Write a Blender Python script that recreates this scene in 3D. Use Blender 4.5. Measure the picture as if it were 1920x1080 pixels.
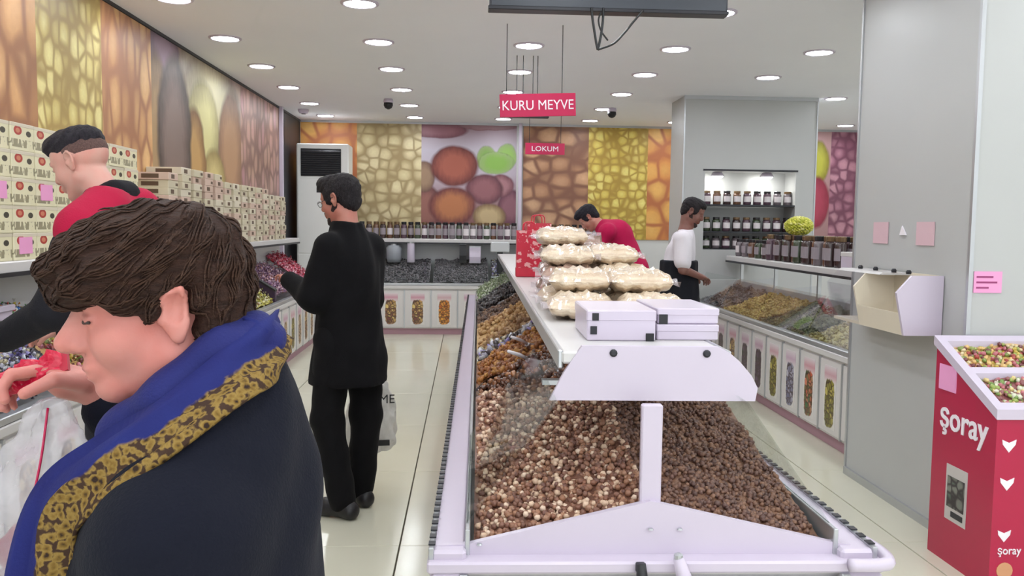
import bpy, bmesh, math, random
import numpy as np
from mathutils import Matrix, Vector
random.seed(7)
rng = np.random.default_rng(7)
PI = math.pi
S = bpy.context.scene
COL = S.collection
for o in list(bpy.data.objects):
    bpy.data.objects.remove(o, do_unlink=True)

# ------------------------------------------------------------------ camera
def look(yaw, pitch, roll):
    fw = Vector((math.sin(yaw)*math.cos(pitch), math.cos(yaw)*math.cos(pitch), -math.sin(pitch)))
    r0 = fw.cross(Vector((0, 0, 1))).normalized(); u0 = r0.cross(fw)
    r = r0*math.cos(roll)+u0*math.sin(roll); u = -r0*math.sin(roll)+u0*math.cos(roll)
    m = Matrix((r, u, -fw)).transposed().to_4x4()
    m.translation = Vector((0, 0, 1.5))
    return m
cd = bpy.data.cameras.new('camera'); cam = bpy.data.objects.new('camera', cd); COL.objects.link(cam)
cd.sensor_width = 36; cd.lens = 30.0; cd.clip_start = 0.05
cam.matrix_world = look(math.radians(3.08), math.radians(4.25), math.radians(0.72))
S.camera = cam

# ------------------------------------------------------------------ world / exposure
w = bpy.data.worlds.new('daylight'); S.world = w; w.use_nodes = True
w.node_tree.nodes['Background'].inputs[0].default_value = (0.90, 0.95, 1.0, 1)
w.node_tree.nodes['Background'].inputs[1].default_value = 1.35
S.view_settings.view_transform = 'Standard'
S.view_settings.look = 'None'
S.view_settings.gamma = 1.0
S.view_settings.use_curve_mapping = False
S.view_settings.exposure = 0.66
LAMP = 34.0            # radiance of the recessed ceiling lamps
CEIL = 2.95

# ------------------------------------------------------------------ materials
def lin(c):
    r = []
    for v in c[:3]:
        v = v/255.0
        r.append(v/12.92 if v <= .04045 else ((v+.055)/1.055)**2.4)
    return (r[0], r[1], r[2], 1.0)
class NT:
    def __init__(s, name):
        s.m = bpy.data.materials.new(name); s.m.use_nodes = True
        s.t = s.m.node_tree; s.p = s.t.nodes['Principled BSDF']; s.out = s.t.nodes['Material Output']
    def n(s, typ, **kw):
        nd = s.t.nodes.new(typ)
        for k, v in kw.items(): setattr(nd, k, v)
        return nd
    def set(s, sock, v):
        if isinstance(v, bpy.types.NodeSocket): s.t.links.new(v, sock)
        else: sock.default_value = v
    def math(s, op, a, b=0.0, c=0.0, clamp=False):
        nd = s.n('ShaderNodeMath', operation=op, use_clamp=clamp)
        for i, v in enumerate((a, b, c)): s.set(nd.inputs[i], v)
        return nd.outputs[0]
    def mix(s, f, a, b):
        nd = s.n('ShaderNodeMix', data_type='RGBA')
        s.set(nd.inputs[0], f); s.set(nd.inputs[6], a); s.set(nd.inputs[7], b)
        return nd.outputs[2]
    def ramp(s, f, stops, interp='LINEAR'):
        nd = s.n('ShaderNodeValToRGB'); cr = nd.color_ramp; cr.interpolation = interp
        while len(cr.elements) < len(stops): cr.elements.new(0.5)
        for e, (p, c) in zip(cr.elements, stops): e.position = p; e.color = c
        s.set(nd.inputs[0], f); return nd.outputs[0]
    def coord(s, kind='Object', scale=(1, 1, 1), loc=(0, 0, 0)):
        tc = s.n('ShaderNodeTexCoord'); mp = s.n('ShaderNodeMapping')
        mp.inputs['Scale'].default_value = scale; mp.inputs['Location'].default_value = loc
        s.t.links.new(tc.outputs[kind], mp.inputs[0]); return mp.outputs[0]
    def noise(s, v, scale=5, detail=3, rough=.5):
        nd = s.n('ShaderNodeTexNoise'); s.set(nd.inputs['Vector'], v)
        nd.inputs['Scale'].default_value = scale; nd.inputs['Detail'].default_value = detail
        nd.inputs['Roughness'].default_value = rough; return nd.outputs['Fac']
    def voro(s, v, scale=5, feature='F1', out='Distance', rand=.68):
        nd = s.n('ShaderNodeTexVoronoi', feature=feature); s.set(nd.inputs['Vector'], v)
        nd.inputs['Scale'].default_value = scale; nd.inputs['Randomness'].default_value = rand
        return nd.outputs[out]
    def base(s, v): s.set(s.p.inputs['Base Color'], v)
    def bump(s, h, strength=.3, dist=.01):
        nd = s.n('ShaderNodeBump'); nd.inputs['Strength'].default_value = strength
        nd.inputs['Distance'].default_value = dist; s.set(nd.inputs['Height'], h)
        s.t.links.new(nd.outputs[0], s.p.inputs['Normal'])
def mat(name, col, rough=.5, metal=0.0, var=.06, vs=6.0, bump=0.0, bs=60.0, spec=None, coat=0.0):
    k = NT(name); c = lin(col)
    v = k.coord('Object')
    f = k.noise(v, vs, 4)
    a = tuple(max(0, x*(1-var)) for x in c[:3])+(1,); b = tuple(min(1, x*(1+var)) for x in c[:3])+(1,)
    k.base(k.mix(f, a, b))
    k.p.inputs['Roughness'].default_value = rough; k.p.inputs['Metallic'].default_value = metal
    if spec is not None: k.p.inputs['Specular IOR Level'].default_value = spec
    if coat: k.p.inputs['Coat Weight'].default_value = coat; k.p.inputs['Coat Roughness'].default_value = .1
    if bump: k.bump(k.noise(v, bs, 3), bump, .01)
    return k.m
def island_mat(name, cols, rough=.5, bump=0.0, bs=120, coat=0.0):
    """a colour drawn at random for each loose piece of a heap"""
    k = NT(name); g = k.n('ShaderNodeNewGeometry')
    n = len(cols)
    c = k.ramp(g.outputs['Random Per Island'], [(i/n, lin(cc)) for i, cc in enumerate(cols)], 'CONSTANT')
    f = k.noise(k.coord('Object'), 90, 3)
    k.base(k.mix(k.math('MULTIPLY', f, .5), c, k.mix(.6, c, (.02, .012, .008, 1))))
    k.p.inputs['Roughness'].default_value = rough
    if coat: k.p.inputs['Coat Weight'].default_value = coat; k.p.inputs['Coat Roughness'].default_value = .15
    if bump: k.bump(k.noise(k.coord('Object'), bs, 3), bump, .004)
    return k.m
def glass_mat(name, tint=(.96, .98, .97), refl=.05, rough=.02):
    k = NT(name); k.t.nodes.remove(k.p)
    tr = k.n('ShaderNodeBsdfTransparent'); tr.inputs[0].default_value = tint+(1,)
    gl = k.n('ShaderNodeBsdfGlossy'); gl.inputs['Roughness'].default_value = rough
    fr = k.n('ShaderNodeFresnel'); fr.inputs[0].default_value = 1.35
    mx = k.n('ShaderNodeMixShader')
    k.set(mx.inputs[0], k.math('ADD', k.math('MULTIPLY', fr.outputs[0], .22), refl*.3, clamp=True))
    k.t.links.new(tr.outputs[0], mx.inputs[1]); k.t.links.new(gl.outputs[0], mx.inputs[2])
    k.t.links.new(mx.outputs[0], k.out.inputs[0]); return k.m
def film_mat(name, col, cover=.45, rough=.2):
    """thin clear plastic film: part see-through, part milky"""
    k = NT(name)
    tr = k.n('ShaderNodeBsdfTransparent'); mx = k.n('ShaderNodeMixShader')
    k.base(lin(col)); k.p.inputs['Roughness'].default_value = rough
    f = k.noise(k.coord('Object'), 14, 3)
    k.set(mx.inputs[0], k.math('ADD', k.math('MULTIPLY', f, .4), cover-.2, clamp=True))
    k.bump(k.noise(k.coord('Object'), 22, 3), .5, .02)
    k.t.links.new(tr.outputs[0], mx.inputs[1]); k.t.links.new(k.p.outputs[0], mx.inputs[2])
    k.t.links.new(mx.outputs[0], k.out.inputs[0]); return k.m
def emit_mat(name, col, strength):
    k = NT(name); k.base(lin(col)); k.p.inputs['Emission Color'].default_value = lin(col)
    k.p.inputs['Emission Strength'].default_value = strength; return k.m
def nut_print(name, cols, gap, scale=5.0, stretch=(1, 1, 1), gapw=.12, kind='Object', loc=(0, 0, 0), blur=.25, planes='xz'):
    """flat photographic print of piled nuts: one tone per kernel, dark joints between them"""
    k = NT(name)
    v = k.coord(kind, stretch, loc)
    wob = k.n('ShaderNodeTexNoise'); k.set(wob.inputs['Vector'], v); wob.inputs['Scale'].default_value = scale*.7
    va = k.n('ShaderNodeVectorMath', operation='MULTIPLY_ADD')
    k.t.links.new(wob.outputs['Color'], va.inputs[0]); va.inputs[1].default_value = (blur/scale,)*3
    k.t.links.new(v, va.inputs[2]); v2 = va.outputs[0]
    e = k.voro(v2, scale, 'DISTANCE_TO_EDGE'); d = k.voro(v2, scale, 'F1')
    rc = k.n('ShaderNodeSeparateColor'); k.t.links.new(k.voro(v2, scale, 'F1', 'Color'), rc.inputs[0])
    n = len(cols); gap = tuple(gap[i]*.62+cols[0][i]*.38 for i in range(3))
    body = k.ramp(rc.outputs[0], [(i/max(1, n-1), lin(c)) for i, c in enumerate(cols)])
    hi = tuple(min(1, x*1.35+.03) for x in lin(cols[-1])[:3])+(1,)
    body = k.mix(k.math('MULTIPLY_ADD', d, -1.1, .55, clamp=True), body, hi)
    f = k.noise(k.coord(kind, (1, 1, 1)), scale*5, 4)
    body = k.mix(k.math('MULTIPLY', f, .35), body, lin(gap))
    ed = k.ramp(e, [(0, (0, 0, 0, 1)), (gapw*.45, (.12, .12, .12, 1)), (gapw*1.5, (1, 1, 1, 1))])
    rd = k.ramp(d, [(0, (1, 1, 1, 1)), (.42, (1, 1, 1, 1)), (.76, (0, 0, 0, 1))])
    mm = k.n('ShaderNodeMix', data_type='RGBA', blend_type='MULTIPLY'); mm.inputs[0].default_value = 1.0
    k.t.links.new(ed, mm.inputs[6]); k.t.links.new(rd, mm.inputs[7]); m = mm.outputs[2]
    k.base(k.mix(m, lin(gap), body))
    k.p.inputs['Roughness'].default_value = .45
    return k.m
def blob_print(name, bg, blobs, wob=.02):
    """flat print of a few large nuts; blobs are (u, v, ru, rv, edge, core) in the panel's own 0..1 space"""
    k = NT(name); v = k.coord('Generated')
    nz = k.n('ShaderNodeTexNoise'); k.set(nz.inputs['Vector'], v); nz.inputs['Scale'].default_value = 5
    va = k.n('ShaderNodeVectorMath', operation='MULTIPLY_ADD'); k.t.links.new(nz.outputs['Color'], va.inputs[0])
    va.inputs[1].default_value = (wob*2,)*3; k.t.links.new(v, va.inputs[2])
    sp = k.n('ShaderNodeSeparateXYZ'); k.t.links.new(va.outputs[0], sp.inputs[0])
    x = k.math('SUBTRACT', sp.outputs[0], wob); z = k.math('SUBTRACT', sp.outputs[2], wob)
    gr = k.noise(k.coord('Object', (3, 1, 1)), 8, 4)
    c = k.ramp(z, [(i/max(1, len(bg)-1), lin(b)) for i, b in enumerate(bg)])
    for (u0, v0, ru, rv, ec, cc) in blobs:
        du = k.math('DIVIDE', k.math('SUBTRACT', x, u0), ru); dv = k.math('DIVIDE', k.math('SUBTRACT', z, v0), rv)
        r = k.math('SQRT', k.math('ADD', k.math('MULTIPLY', du, du), k.math('MULTIPLY', dv, dv)))
        col = k.ramp(k.math('ADD', r, k.math('MULTIPLY_ADD', gr, .3, -.15)), [(0, lin(cc)), (.45, lin(cc)), (.85, lin(ec)), (1, tuple(q*.55 for q in lin(ec)[:3])+(1,))])
        msk = k.ramp(r, [(0, (1, 1, 1, 1)), (.86, (1, 1, 1, 1)), (1.0, (0, 0, 0, 1))])
        c = k.mix(msk, c, col)
    k.base(c); k.p.inputs['Roughness'].default_value = .45
    return k.m
def strip_print(name, cols, top):
    """counter front sticker: a tall cluster of nuts on white, pale tint above"""
    k = NT(name); v = k.coord('Generated')
    sp = k.n('ShaderNodeSeparateXYZ'); k.t.links.new(v, sp.inputs[0])
    du = k.math('DIVIDE', k.math('SUBTRACT', sp.outputs[0], .5), .42); dv = k.math('DIVIDE', k.math('SUBTRACT', sp.outputs[2], .4), .40)
    p4 = k.math('ADD', k.math('POWER', k.math('ABSOLUTE', du), 4.0), k.math('POWER', k.math('ABSOLUTE', dv), 4.0))
    vo = k.coord('Object', (1, 1, 1))
    e = k.voro(vo, 26, 'DISTANCE_TO_EDGE'); rc = k.n('ShaderNodeSeparateColor')
    k.t.links.new(k.voro(vo, 26, 'F1', 'Color'), rc.inputs[0])
    n = len(cols)
    nut = k.ramp(rc.outputs[0], [(i/max(1, n-1), lin(c)) for i, c in enumerate(cols)])
    nut = k.mix(k.ramp(e, [(0, (0, 0, 0, 1)), (.14, (1, 1, 1, 1))]), lin((70, 45, 35)), nut)
    white = k.ramp(sp.outputs[2], [(.0, lin((222, 218, 214))), (.72, lin((222, 218, 214))), (.86, lin(top)), (1.0, lin((222, 214, 216)))])
    msk = k.ramp(k.math('ADD', p4, k.math('MULTIPLY_ADD', k.noise(vo, 30, 2), .9, -.45)), [(.7, (1, 1, 1, 1)), (.95, (0, 0, 0, 1))])
    k.base(k.mix(msk, white, nut)); k.p.inputs['Roughness'].default_value = .35
    return k.m

# ------------------------------------------------------------------ mesh helpers
class MB:
    def __init__(s): s.v = []; s.f = []; s.uv = None
    def add(s, vs, fs):
        b = len(s.v); s.v += [tuple(p) for p in vs]; s.f += [tuple(i+b for i in f) for f in fs]; return s
    def box(s, x0, x1, y0, y1, z0, z1, c=0.0):
        if c <= 0:
            return s.add([(x0, y0, z0), (x1, y0, z0), (x1, y1, z0), (x0, y1, z0), (x0, y0, z1), (x1, y0, z1), (x1, y1, z1), (x0, y1, z1)],
                         [(0, 3, 2, 1), (4, 5, 6, 7), (0, 1, 5, 4), (1, 2, 6, 5), (2, 3, 7, 6), (3, 0, 4, 7)])
        c = min(c, (x1-x0)*.45, (y1-y0)*.45, (z1-z0)*.45)
        bm = bmesh.new(); bmesh.ops.create_cube(bm, size=1)
        for q in bm.verts: q.co = Vector(((x0+x1)/2+q.co.x*(x1-x0), (y0+y1)/2+q.co.y*(y1-y0), (z0+z1)/2+q.co.z*(z1-z0)))
        bmesh.ops.bevel(bm, geom=bm.edges[:], offset=c, segments=1, affect='EDGES', profile=.5)
        bm.verts.index_update()
        s.add([q.co[:] for q in bm.verts], [[q.index for q in f.verts] for f in bm.faces]); bm.free(); return s
    def prism(s, poly, axis, a, b):
        """poly in the two other axes, extruded along axis from a to b"""
        n = len(poly); vs = []
        for t in (a, b):
            for (p, q) in poly:
                vs.append({'x': (t, p, q), 'y': (p, t, q), 'z': (p, q, t)}[axis])
        fs = [tuple(range(n)), tuple(range(2*n-1, n-1, -1))]+[(i, i+n, (i+1) % n+n, (i+1) % n) for i in range(n)]
        return s.add(vs, fs)
    def tube(s, pts, r, seg=8, cap=True):
        pts = [Vector(p) for p in pts]; n = len(pts); rr = r if isinstance(r, (list, tuple)) else [r]*n
        vs = []; fs = []; prev = None
        for i, p in enumerate(pts):
            d = (pts[min(i+1, n-1)]-pts[max(i-1, 0)]).normalized()
            a = prev if prev is not None else (Vector((0, 0, 1)) if abs(d.z) < .9 else Vector((1, 0, 0)))
            u = (a-d*a.dot(d)).normalized(); prev = u; v = d.cross(u)
            for k in range(seg):
                t = 2*PI*k/seg; vs.append(p+(u*math.cos(t)+v*math.sin(t))*rr[i])
        for i in range(n-1):
            for k in range(seg):
                fs.append((i*seg+k, i*seg+(k+1) % seg, (i+1)*seg+(k+1) % seg, (i+1)*seg+k))
        if cap: fs += [tuple(range(seg-1, -1, -1)), tuple(range((n-1)*seg, n*seg))]
        return s.add(vs, fs)
    def lathe(s, prof, cx=0, cy=0, seg=14):
        vs = []; fs = []; n = len(prof)
        for (r, z) in prof:
            for k in range(seg):
                t = 2*PI*k/seg; vs.append((cx+r*math.cos(t), cy+r*math.sin(t), z))
        for i in range(n-1):
            for k in range(seg): fs.append((i*seg+k, i*seg+(k+1) % seg, (i+1)*seg+(k+1) % seg, (i+1)*seg+k))
        fs += [tuple(range(seg-1, -1, -1)), tuple(range((n-1)*seg, n*seg))]
        return s.add(vs, fs)
    def mesh(s, name, m, smooth=False):
        me = bpy.data.meshes.new(name); me.from_pydata(s.v, [], s.f); me.validate()
        if m is not None: me.materials.append(m)
        if smooth: me.polygons.foreach_set('use_smooth', [True]*len(me.polygons))
        return me
    def build(s, name, m, parent=None, smooth=False, loc=(0, 0, 0), rz=0.0):
        return obj(name, s.mesh(name, m, smooth), parent, loc, rz)
def obj(name, me, parent=None, loc=(0, 0, 0), rz=0.0):
    o = bpy.data.objects.new(name, me); COL.objects.link(o); o.location = loc; o.rotation_euler = (0, 0, rz)
    if parent is not None: o.parent = parent
    return o
def tag(o, label=None, cat=None, group=None, kind=None):
    if label: o['label'] = label
    if cat: o['category'] = cat
    if group: o['group'] = group
    if kind: o['kind'] = kind
    return o
def thing(name, label, cat, loc=(0, 0, 0), rz=0.0, group=None, parent=None):
    o = bpy.data.objects.new(name, None); COL.objects.link(o); o.location = loc; o.rotation_euler = (0, 0, rz)
    o.empty_display_size = .1
    return tag(o, label, cat, group)
def dup(root, loc, rz=None, label=None, group=None):
    r = root.copy(); COL.objects.link(r); r.location = loc
    if rz is not None: r.rotation_euler = (0, 0, rz)
    if label: r['label'] = label
    if group: r['group'] = group
    for ch in root.children:
        c = ch.copy(); COL.objects.link(c); c.parent = r
        for g in ch.children:
            d = g.copy(); COL.objects.link(d); d.parent = c
    return r
ORD = ['zeroth', 'first', 'second', 'third', 'fourth', 'fifth', 'sixth', 'seventh', 'eighth', 'ninth', 'tenth', 'eleventh', 'twelfth', 'thirteenth', 'fourteenth', 'fifteenth', 'sixteenth', 'seventeenth', 'eighteenth', 'nineteenth', 'twentieth', 'twenty-first', 'twenty-second', 'twenty-third', 'twenty-fourth']
def text_part(name, txt, m, parent, loc, rot, size, width=None, ext=.002, bold=.0):
    cu = bpy.data.curves.new(name, 'FONT'); cu.body = txt; cu.size = size; cu.extrude = ext; cu.offset = bold
    cu.align_x = 'CENTER'; cu.align_y = 'CENTER'; cu.resolution_u = 3
    t = bpy.data.objects.new(name, cu); COL.objects.link(t)
    me = bpy.data.meshes.new_from_object(t.evaluated_get(bpy.context.evaluated_depsgraph_get()))
    bpy.data.objects.remove(t, do_unlink=True)
    me.materials.clear(); me.materials.append(m)
    o = bpy.data.objects.new(name, me); COL.objects.link(o); o.parent = parent; o.location = loc; o.rotation_euler = rot
    if width:
        xs = [v.co.x for v in me.vertices]; k = width/max(1e-6, max(xs)-min(xs))
        for v in me.vertices: v.co.x *= k
    return o

# loose pieces scattered over a sloping bed, merged into one mesh
ICO_V = None
def _ico():
    bm = bmesh.new(); bmesh.ops.create_icosphere(bm, subdivisions=1, radius=1); bm.verts.index_update()
    v = np.array([q.co[:] for q in bm.verts]); f = np.array([[q.index for q in fc.verts] for fc in bm.faces]); bm.free(); return v, f
ICO_V, ICO_F = _ico()
TWV = np.concatenate([ICO_V, [[1.0, 0, 0], [1.7, .7, .3], [1.7, -.6, .4], [1.7, .1, -.7], [-1.0, 0, 0], [-1.7, .7, -.3], [-1.7, -.6, .4], [-1.7, .1, .7]]])
TWF = np.concatenate([ICO_F, [[12, 13, 14], [12, 14, 15], [12, 15, 13], [16, 18, 17], [16, 19, 18], [16, 17, 19]]])
def rand_rot(n):
    q = rng.normal(size=(n, 4)); q /= np.linalg.norm(q, axis=1)[:, None]; w_, x, y, z = q.T
    return np.stack([np.stack([1-2*(y*y+z*z), 2*(x*y-z*w_), 2*(x*z+y*w_)], -1), np.stack([2*(x*y+z*w_), 1-2*(x*x+z*z), 2*(y*z-x*w_)], -1), np.stack([2*(x*z-y*w_), 2*(y*z+x*w_), 1-2*(x*x+y*y)], -1)], 1)
def heap(name, label, cat, m, x0, x1, y0, y1, h, r=(.012, .012, .012), density=1.1, loc=(0, 0, 0), rz=0.0, twist=False, lump=.012, layers=2, flat=False, parent=None):
    rx = sum(r)/3; n = int(density*layers*(x1-x0)*(y1-y0)/(PI*rx*rx)*.75)
    n = min(n, 5200)
    X = rng.uniform(x0+rx, x1-rx, n); Y = rng.uniform(y0+rx, y1-rx, n)
    ph = rng.uniform(0, 6, 4)
    def H(a, b): return h(a, b)+lump*(np.sin(a*17+ph[0])*np.cos(b*13+ph[1])+.6*np.sin(a*31+b*23+ph[2]))
    Z = H(X, Y)-rng.uniform(0, 1, n)*rx*1.3*(layers-.4)+rx*.2
    bv, bf = (TWV, TWF) if twist else (ICO_V, ICO_F)
    sc = np.array(r)[None, :]*rng.uniform(.8, 1.2, (n, 1))
    R = rand_rot(n)
    V = np.einsum('nij,nkj->nki', R, bv[None]*sc[:, None, :])
    if flat: V[:, :, 2] *= .6
    V += np.stack([X, Y, Z], -1)[:, None, :]
    F = bf[None]+(np.arange(n)*len(bv))[:, None, None]
    V = V.reshape(-1, 3); F = F.reshape(-1, 3)
    nb = 14
    gx = np.linspace(x0, x1, nb); gy = np.linspace(y0, y1, nb); GX, GY = np.meshgrid(gx, gy, indexing='ij')
    GZ = H(GX, GY)-rx*1.1
    b0 = len(V); V = np.concatenate([V, np.stack([GX, GY, GZ], -1).reshape(-1, 3)])
    i = np.arange(nb-1); I, J = np.meshgrid(i, i, indexing='ij'); a = (I*nb+J).ravel()+b0
    Q = np.stack([a, a+nb, a+nb+1, a], -1); Q2 = np.stack([a, a+nb+1, a+1], -1); F = np.concatenate([F, Q[:, :3], Q2])
    me = bpy.data.meshes.new(name); me.vertices.add(len(V)); me.vertices.foreach_set('co', V.astype('f4').ravel())
    me.loops.add(len(F)*3); me.loops.foreach_set('vertex_index', F.astype('i4').ravel())
    me.polygons.add(len(F)); me.polygons.foreach_set('loop_start', np.arange(0, len(F)*3, 3, dtype='i4')); me.update(calc_edges=True)
    me.polygons.foreach_set('use_smooth', [True]*len(F)); me.materials.append(m)
    o = obj(name, me, parent, loc, rz)
    return tag(o, label, cat, kind='stuff')
# ------------------------------------------------------------------ shared materials
WHITE = mat('white laminate', (203, 192, 208), .28, var=.02)
PANELW = mat('white counter panel', (214, 210, 208), .3, var=.03)
SHELFW = mat('grey white shelf top', (208, 205, 204), .35, var=.03)
WALLP = mat('white wall paint', (214, 214, 212), .6, var=.03, bump=.05, bs=90)
PILLAR = mat('pillar paint', (184, 185, 184), .38, var=.03, vs=2)
CEILP = mat('ceiling paint', (242, 243, 249), .7, var=.02, vs=2)
GROUT = mat('floor joint', (84, 78, 66), .8)
ALU = mat('brushed aluminium', (190, 192, 195), .3, metal=.7, var=.04)
DARKM = mat('dark metal', (45, 45, 50), .4, metal=.3)
BLACK = mat('black plastic', (24, 24, 27), .4)
PINKP = mat('dusty pink plinth', (176, 136, 148), .5)
CRIM = mat('crimson board', (190, 24, 78), .35, var=.04)
WTXT = mat('white lettering', (238, 232, 238), .4, var=.01)
PINKNOTE = mat('pink paper note', (236, 160, 205), .6, var=.05)
PALENOTE = mat('pale pink paper note', (214, 180, 188), .6, var=.05)
GLASS = glass_mat('clear glass')
ACRYL = glass_mat('clear acrylic', (.95, .95, .97), .1, .04)
MIRROR = mat('glossy backing', (196, 198, 200), .3, metal=.0, var=.03)

def struct(name, mb, m, parent=None, **kw):
    o = mb.build(name, m, parent, **kw)
    if parent is None: o['kind'] = 'structure'
    return o
# floor: a bed with one slab for each tile
k = NT('polished cream floor tile')
fv = k.coord('Object'); 
k.base(k.mix(k.noise(fv, 2.2, 5), lin((208, 206, 186)), lin((220, 218, 199))))
k.p.inputs['Roughness'].default_value = .16; TILE = k.m
floor = struct('floor', MB().box(-2.7, 6.5, -3.4, 12.7, -.1, -.012), GROUT)
tm = MB().box(-.5965, .5965, -.5985, .5985, -.012, 0, .0015).mesh('tile', TILE)
for i in range(-2, 6):
    for j in range(-8, 6):
        x, y = .30+1.2*i, 5.7+1.2*j
        obj('tile', tm, floor, (x, y, 0))
wl = struct('wall_left', MB().box(-2.6, -2.4, -3.4, 12.7, 0, CEIL), WALLP)
wb = struct('wall_back', MB().box(-2.4, 6.5, 12.46, 12.7, 0, CEIL), WALLP)
wr = struct('wall_right', MB().box(6.3, 6.5, -3.4, 12.46, 0, CEIL), WALLP)
ce = struct('ceiling', MB().box(-2.6, 6.5, -3.4, 12.7, CEIL, CEIL+.12), CEILP)
struct('trim_1', MB().box(-2.4, 6.3, 12.43, 12.46, 2.92, CEIL), ALU)
struct('trim_2', MB().box(-2.4, -2.375, 3.2, 12.43, 2.925, CEIL), DARKM)
struct('baseboard_back', MB().box(-2.4, 6.3, 12.44, 12.46, 0, .1), ALU)

# pillars
pil = struct('wall_pillar', MB().box(2.34, 3.3, 3.85, 5.04, 0, CEIL, .006), PILLAR)
struct('baseboard_pillar', MB().box(2.326, 2.34, 3.85, 5.04, 0, .045), ALU, pil)
struct('corner_strip', MB().box(2.332, 2.352, 3.842, 3.862, .045, CEIL), ALU, pil)
struct('corner_strip', MB().box(2.332, 2.352, 5.03, 5.05, .045, CEIL), ALU, pil)
# column block with a lit niche
def column():
    b = MB()
    x0, x1, y0, y1 = 2.40, 3.90, 9.45, 10.06; nx0, nx1, nz0, nz1 = 2.645, 3.68, 1.25, 2.125
    b.box(x0, nx0, y0, y1, 0, CEIL); b.box(nx1, x1, y0, y1, 0, CEIL)
    b.box(nx0, nx1, y0, y1, 0, nz0); b.box(nx0, nx1, y0, y1, nz1, CEIL); b.box(nx0, nx1, y0+.33, y1, nz0, nz1)
    c = struct('wall_column', b, PILLAR)
    for x in (x0, x1): MB().box(x-.008, x+.008, y0-.008, y0+.008, 0, CEIL).build('corner_strip', ALU, c)
    MB().box(x0-.005, x1+.005, y0-.012, y0, CEIL-.04, CEIL).build('top_trim', ALU, c)
    MB().box(nx0-.02, nx1+.02, y0-.01, y0+.0, nz1, nz1+.02).build('niche_frame', DARKM, c)
    for z in (1.455, 1.755): MB().box(nx0, nx1, y0+.0, y0+.32, z-.018, z).build('niche_shelf', DARKM, c)
    MB().box(nx0, nx1, y0+.0, y0+.32, nz0, nz0+.012).build('niche_shelf', DARKM, c)
    return c
column()
# two bright spots in the niche
SPOTM = emit_mat('niche lamp glow', (255, 255, 250), 40)
for i, x in enumerate((2.83, 3.40)):
    t = thing('niche_lamp', 'bright small lamp at the top %s of the product niche' % ('left' if i == 0 else 'right'), 'lamp', (x, 9.60, 2.085), 0, 'niche lamps')
    MB().lathe([(.05, .035), (.075, .0), (.078, -.005), (.07, -.012)]).build('housing', WHITE, t, True)
    MB().lathe([(.066, -.012), (.05, -.03), (.02, -.036)]).build('bulb', SPOTM, t, True)
struct('trim_3', MB().box(-2.385, -2.335, 11.05, 11.11, .9, CEIL, .005), WHITE)
struct('trim_4', MB().box(.735, .785, 12.33, 12.39, 0, CEIL, .006), WHITE)
struct('trim_5', MB().box(-2.4, -2.39, 11.4, 12.46, .9, CEIL), DARKM)

# ------------------------------------------------------------------ ceiling lights
LENS = emit_mat('lamp lens', (244, 249, 255), LAMP)
proto = None
XS = [-1.93, -.72, .49, 1.69, 2.89, 4.10, 5.30]; YS = [11.86, 10.68, 9.45, 8.22, 7.02, 5.82, 4.62, 3.42, 2.22, 1.02, -.18, -1.4, -2.6]
for j, y in enumerate(YS):
    for i, x in enumerate(XS):
        if 2.2 < x < 4.0 and 9.3 < y < 10.2: continue
        if 2.3 < x < 3.4 and 3.7 < y < 5.1: continue
        lab = 'round recessed ceiling light, %s from left wall in %s row from back wall' % (ORD[i+1], ORD[j+1])
        if proto is None:
            proto = thing('ceiling_light', lab, 'ceiling light', (x, y, CEIL), 0, 'recessed ceiling lights')
            b = MB(); n = 22
            vs = []; fs = []
            for (r, z) in ((.128, 0), (.126, -.008), (.108, -.012), (.102, -.004)):
                for q in range(n): vs.append((r*math.cos(2*PI*q/n), r*math.sin(2*PI*q/n), z))
            for a in range(3):
                for q in range(n): fs.append((a*n+q, a*n+(q+1) % n, (a+1)*n+(q+1) % n, (a+1)*n+q))
            b.add(vs, fs).build('rim', WHITE, proto, True)
            MB().lathe([(.103, -.002), (.10, -.008)], seg=22).build('lens', LENS, proto)
        else: dup(proto, (x, y, CEIL), 0, lab)

# small fittings on the ceiling
for (x, y, lab) in ((-.93, 10.2, 'small black dome camera on ceiling near the left rows'), (1.78, 10.6, 'small black dome camera on ceiling right of the pink sign')):
    t = thing('dome_camera', lab, 'camera', (x, y, CEIL), 0, 'ceiling dome cameras')
    MB().lathe([(.05, 0), (.06, -.03), (.05, -.05)]).build('mount', WHITE, t, True)
    MB().lathe([(.052, -.045), (.055, -.075), (.04, -.105), (.012, -.12)]).build('dome', BLACK, t, True)
t = thing('smoke_detector', 'white round smoke detector on ceiling in the back left corner', 'detector', (-2.12, 11.3, CEIL))
MB().lathe([(.07, 0), (.07, -.02), (.05, -.05), (.02, -.055)]).build('housing', WHITE, t, True)
MB().lathe([(.03, -.05), (.028, -.06)]).build('sensor', DARKM, t)

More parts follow.
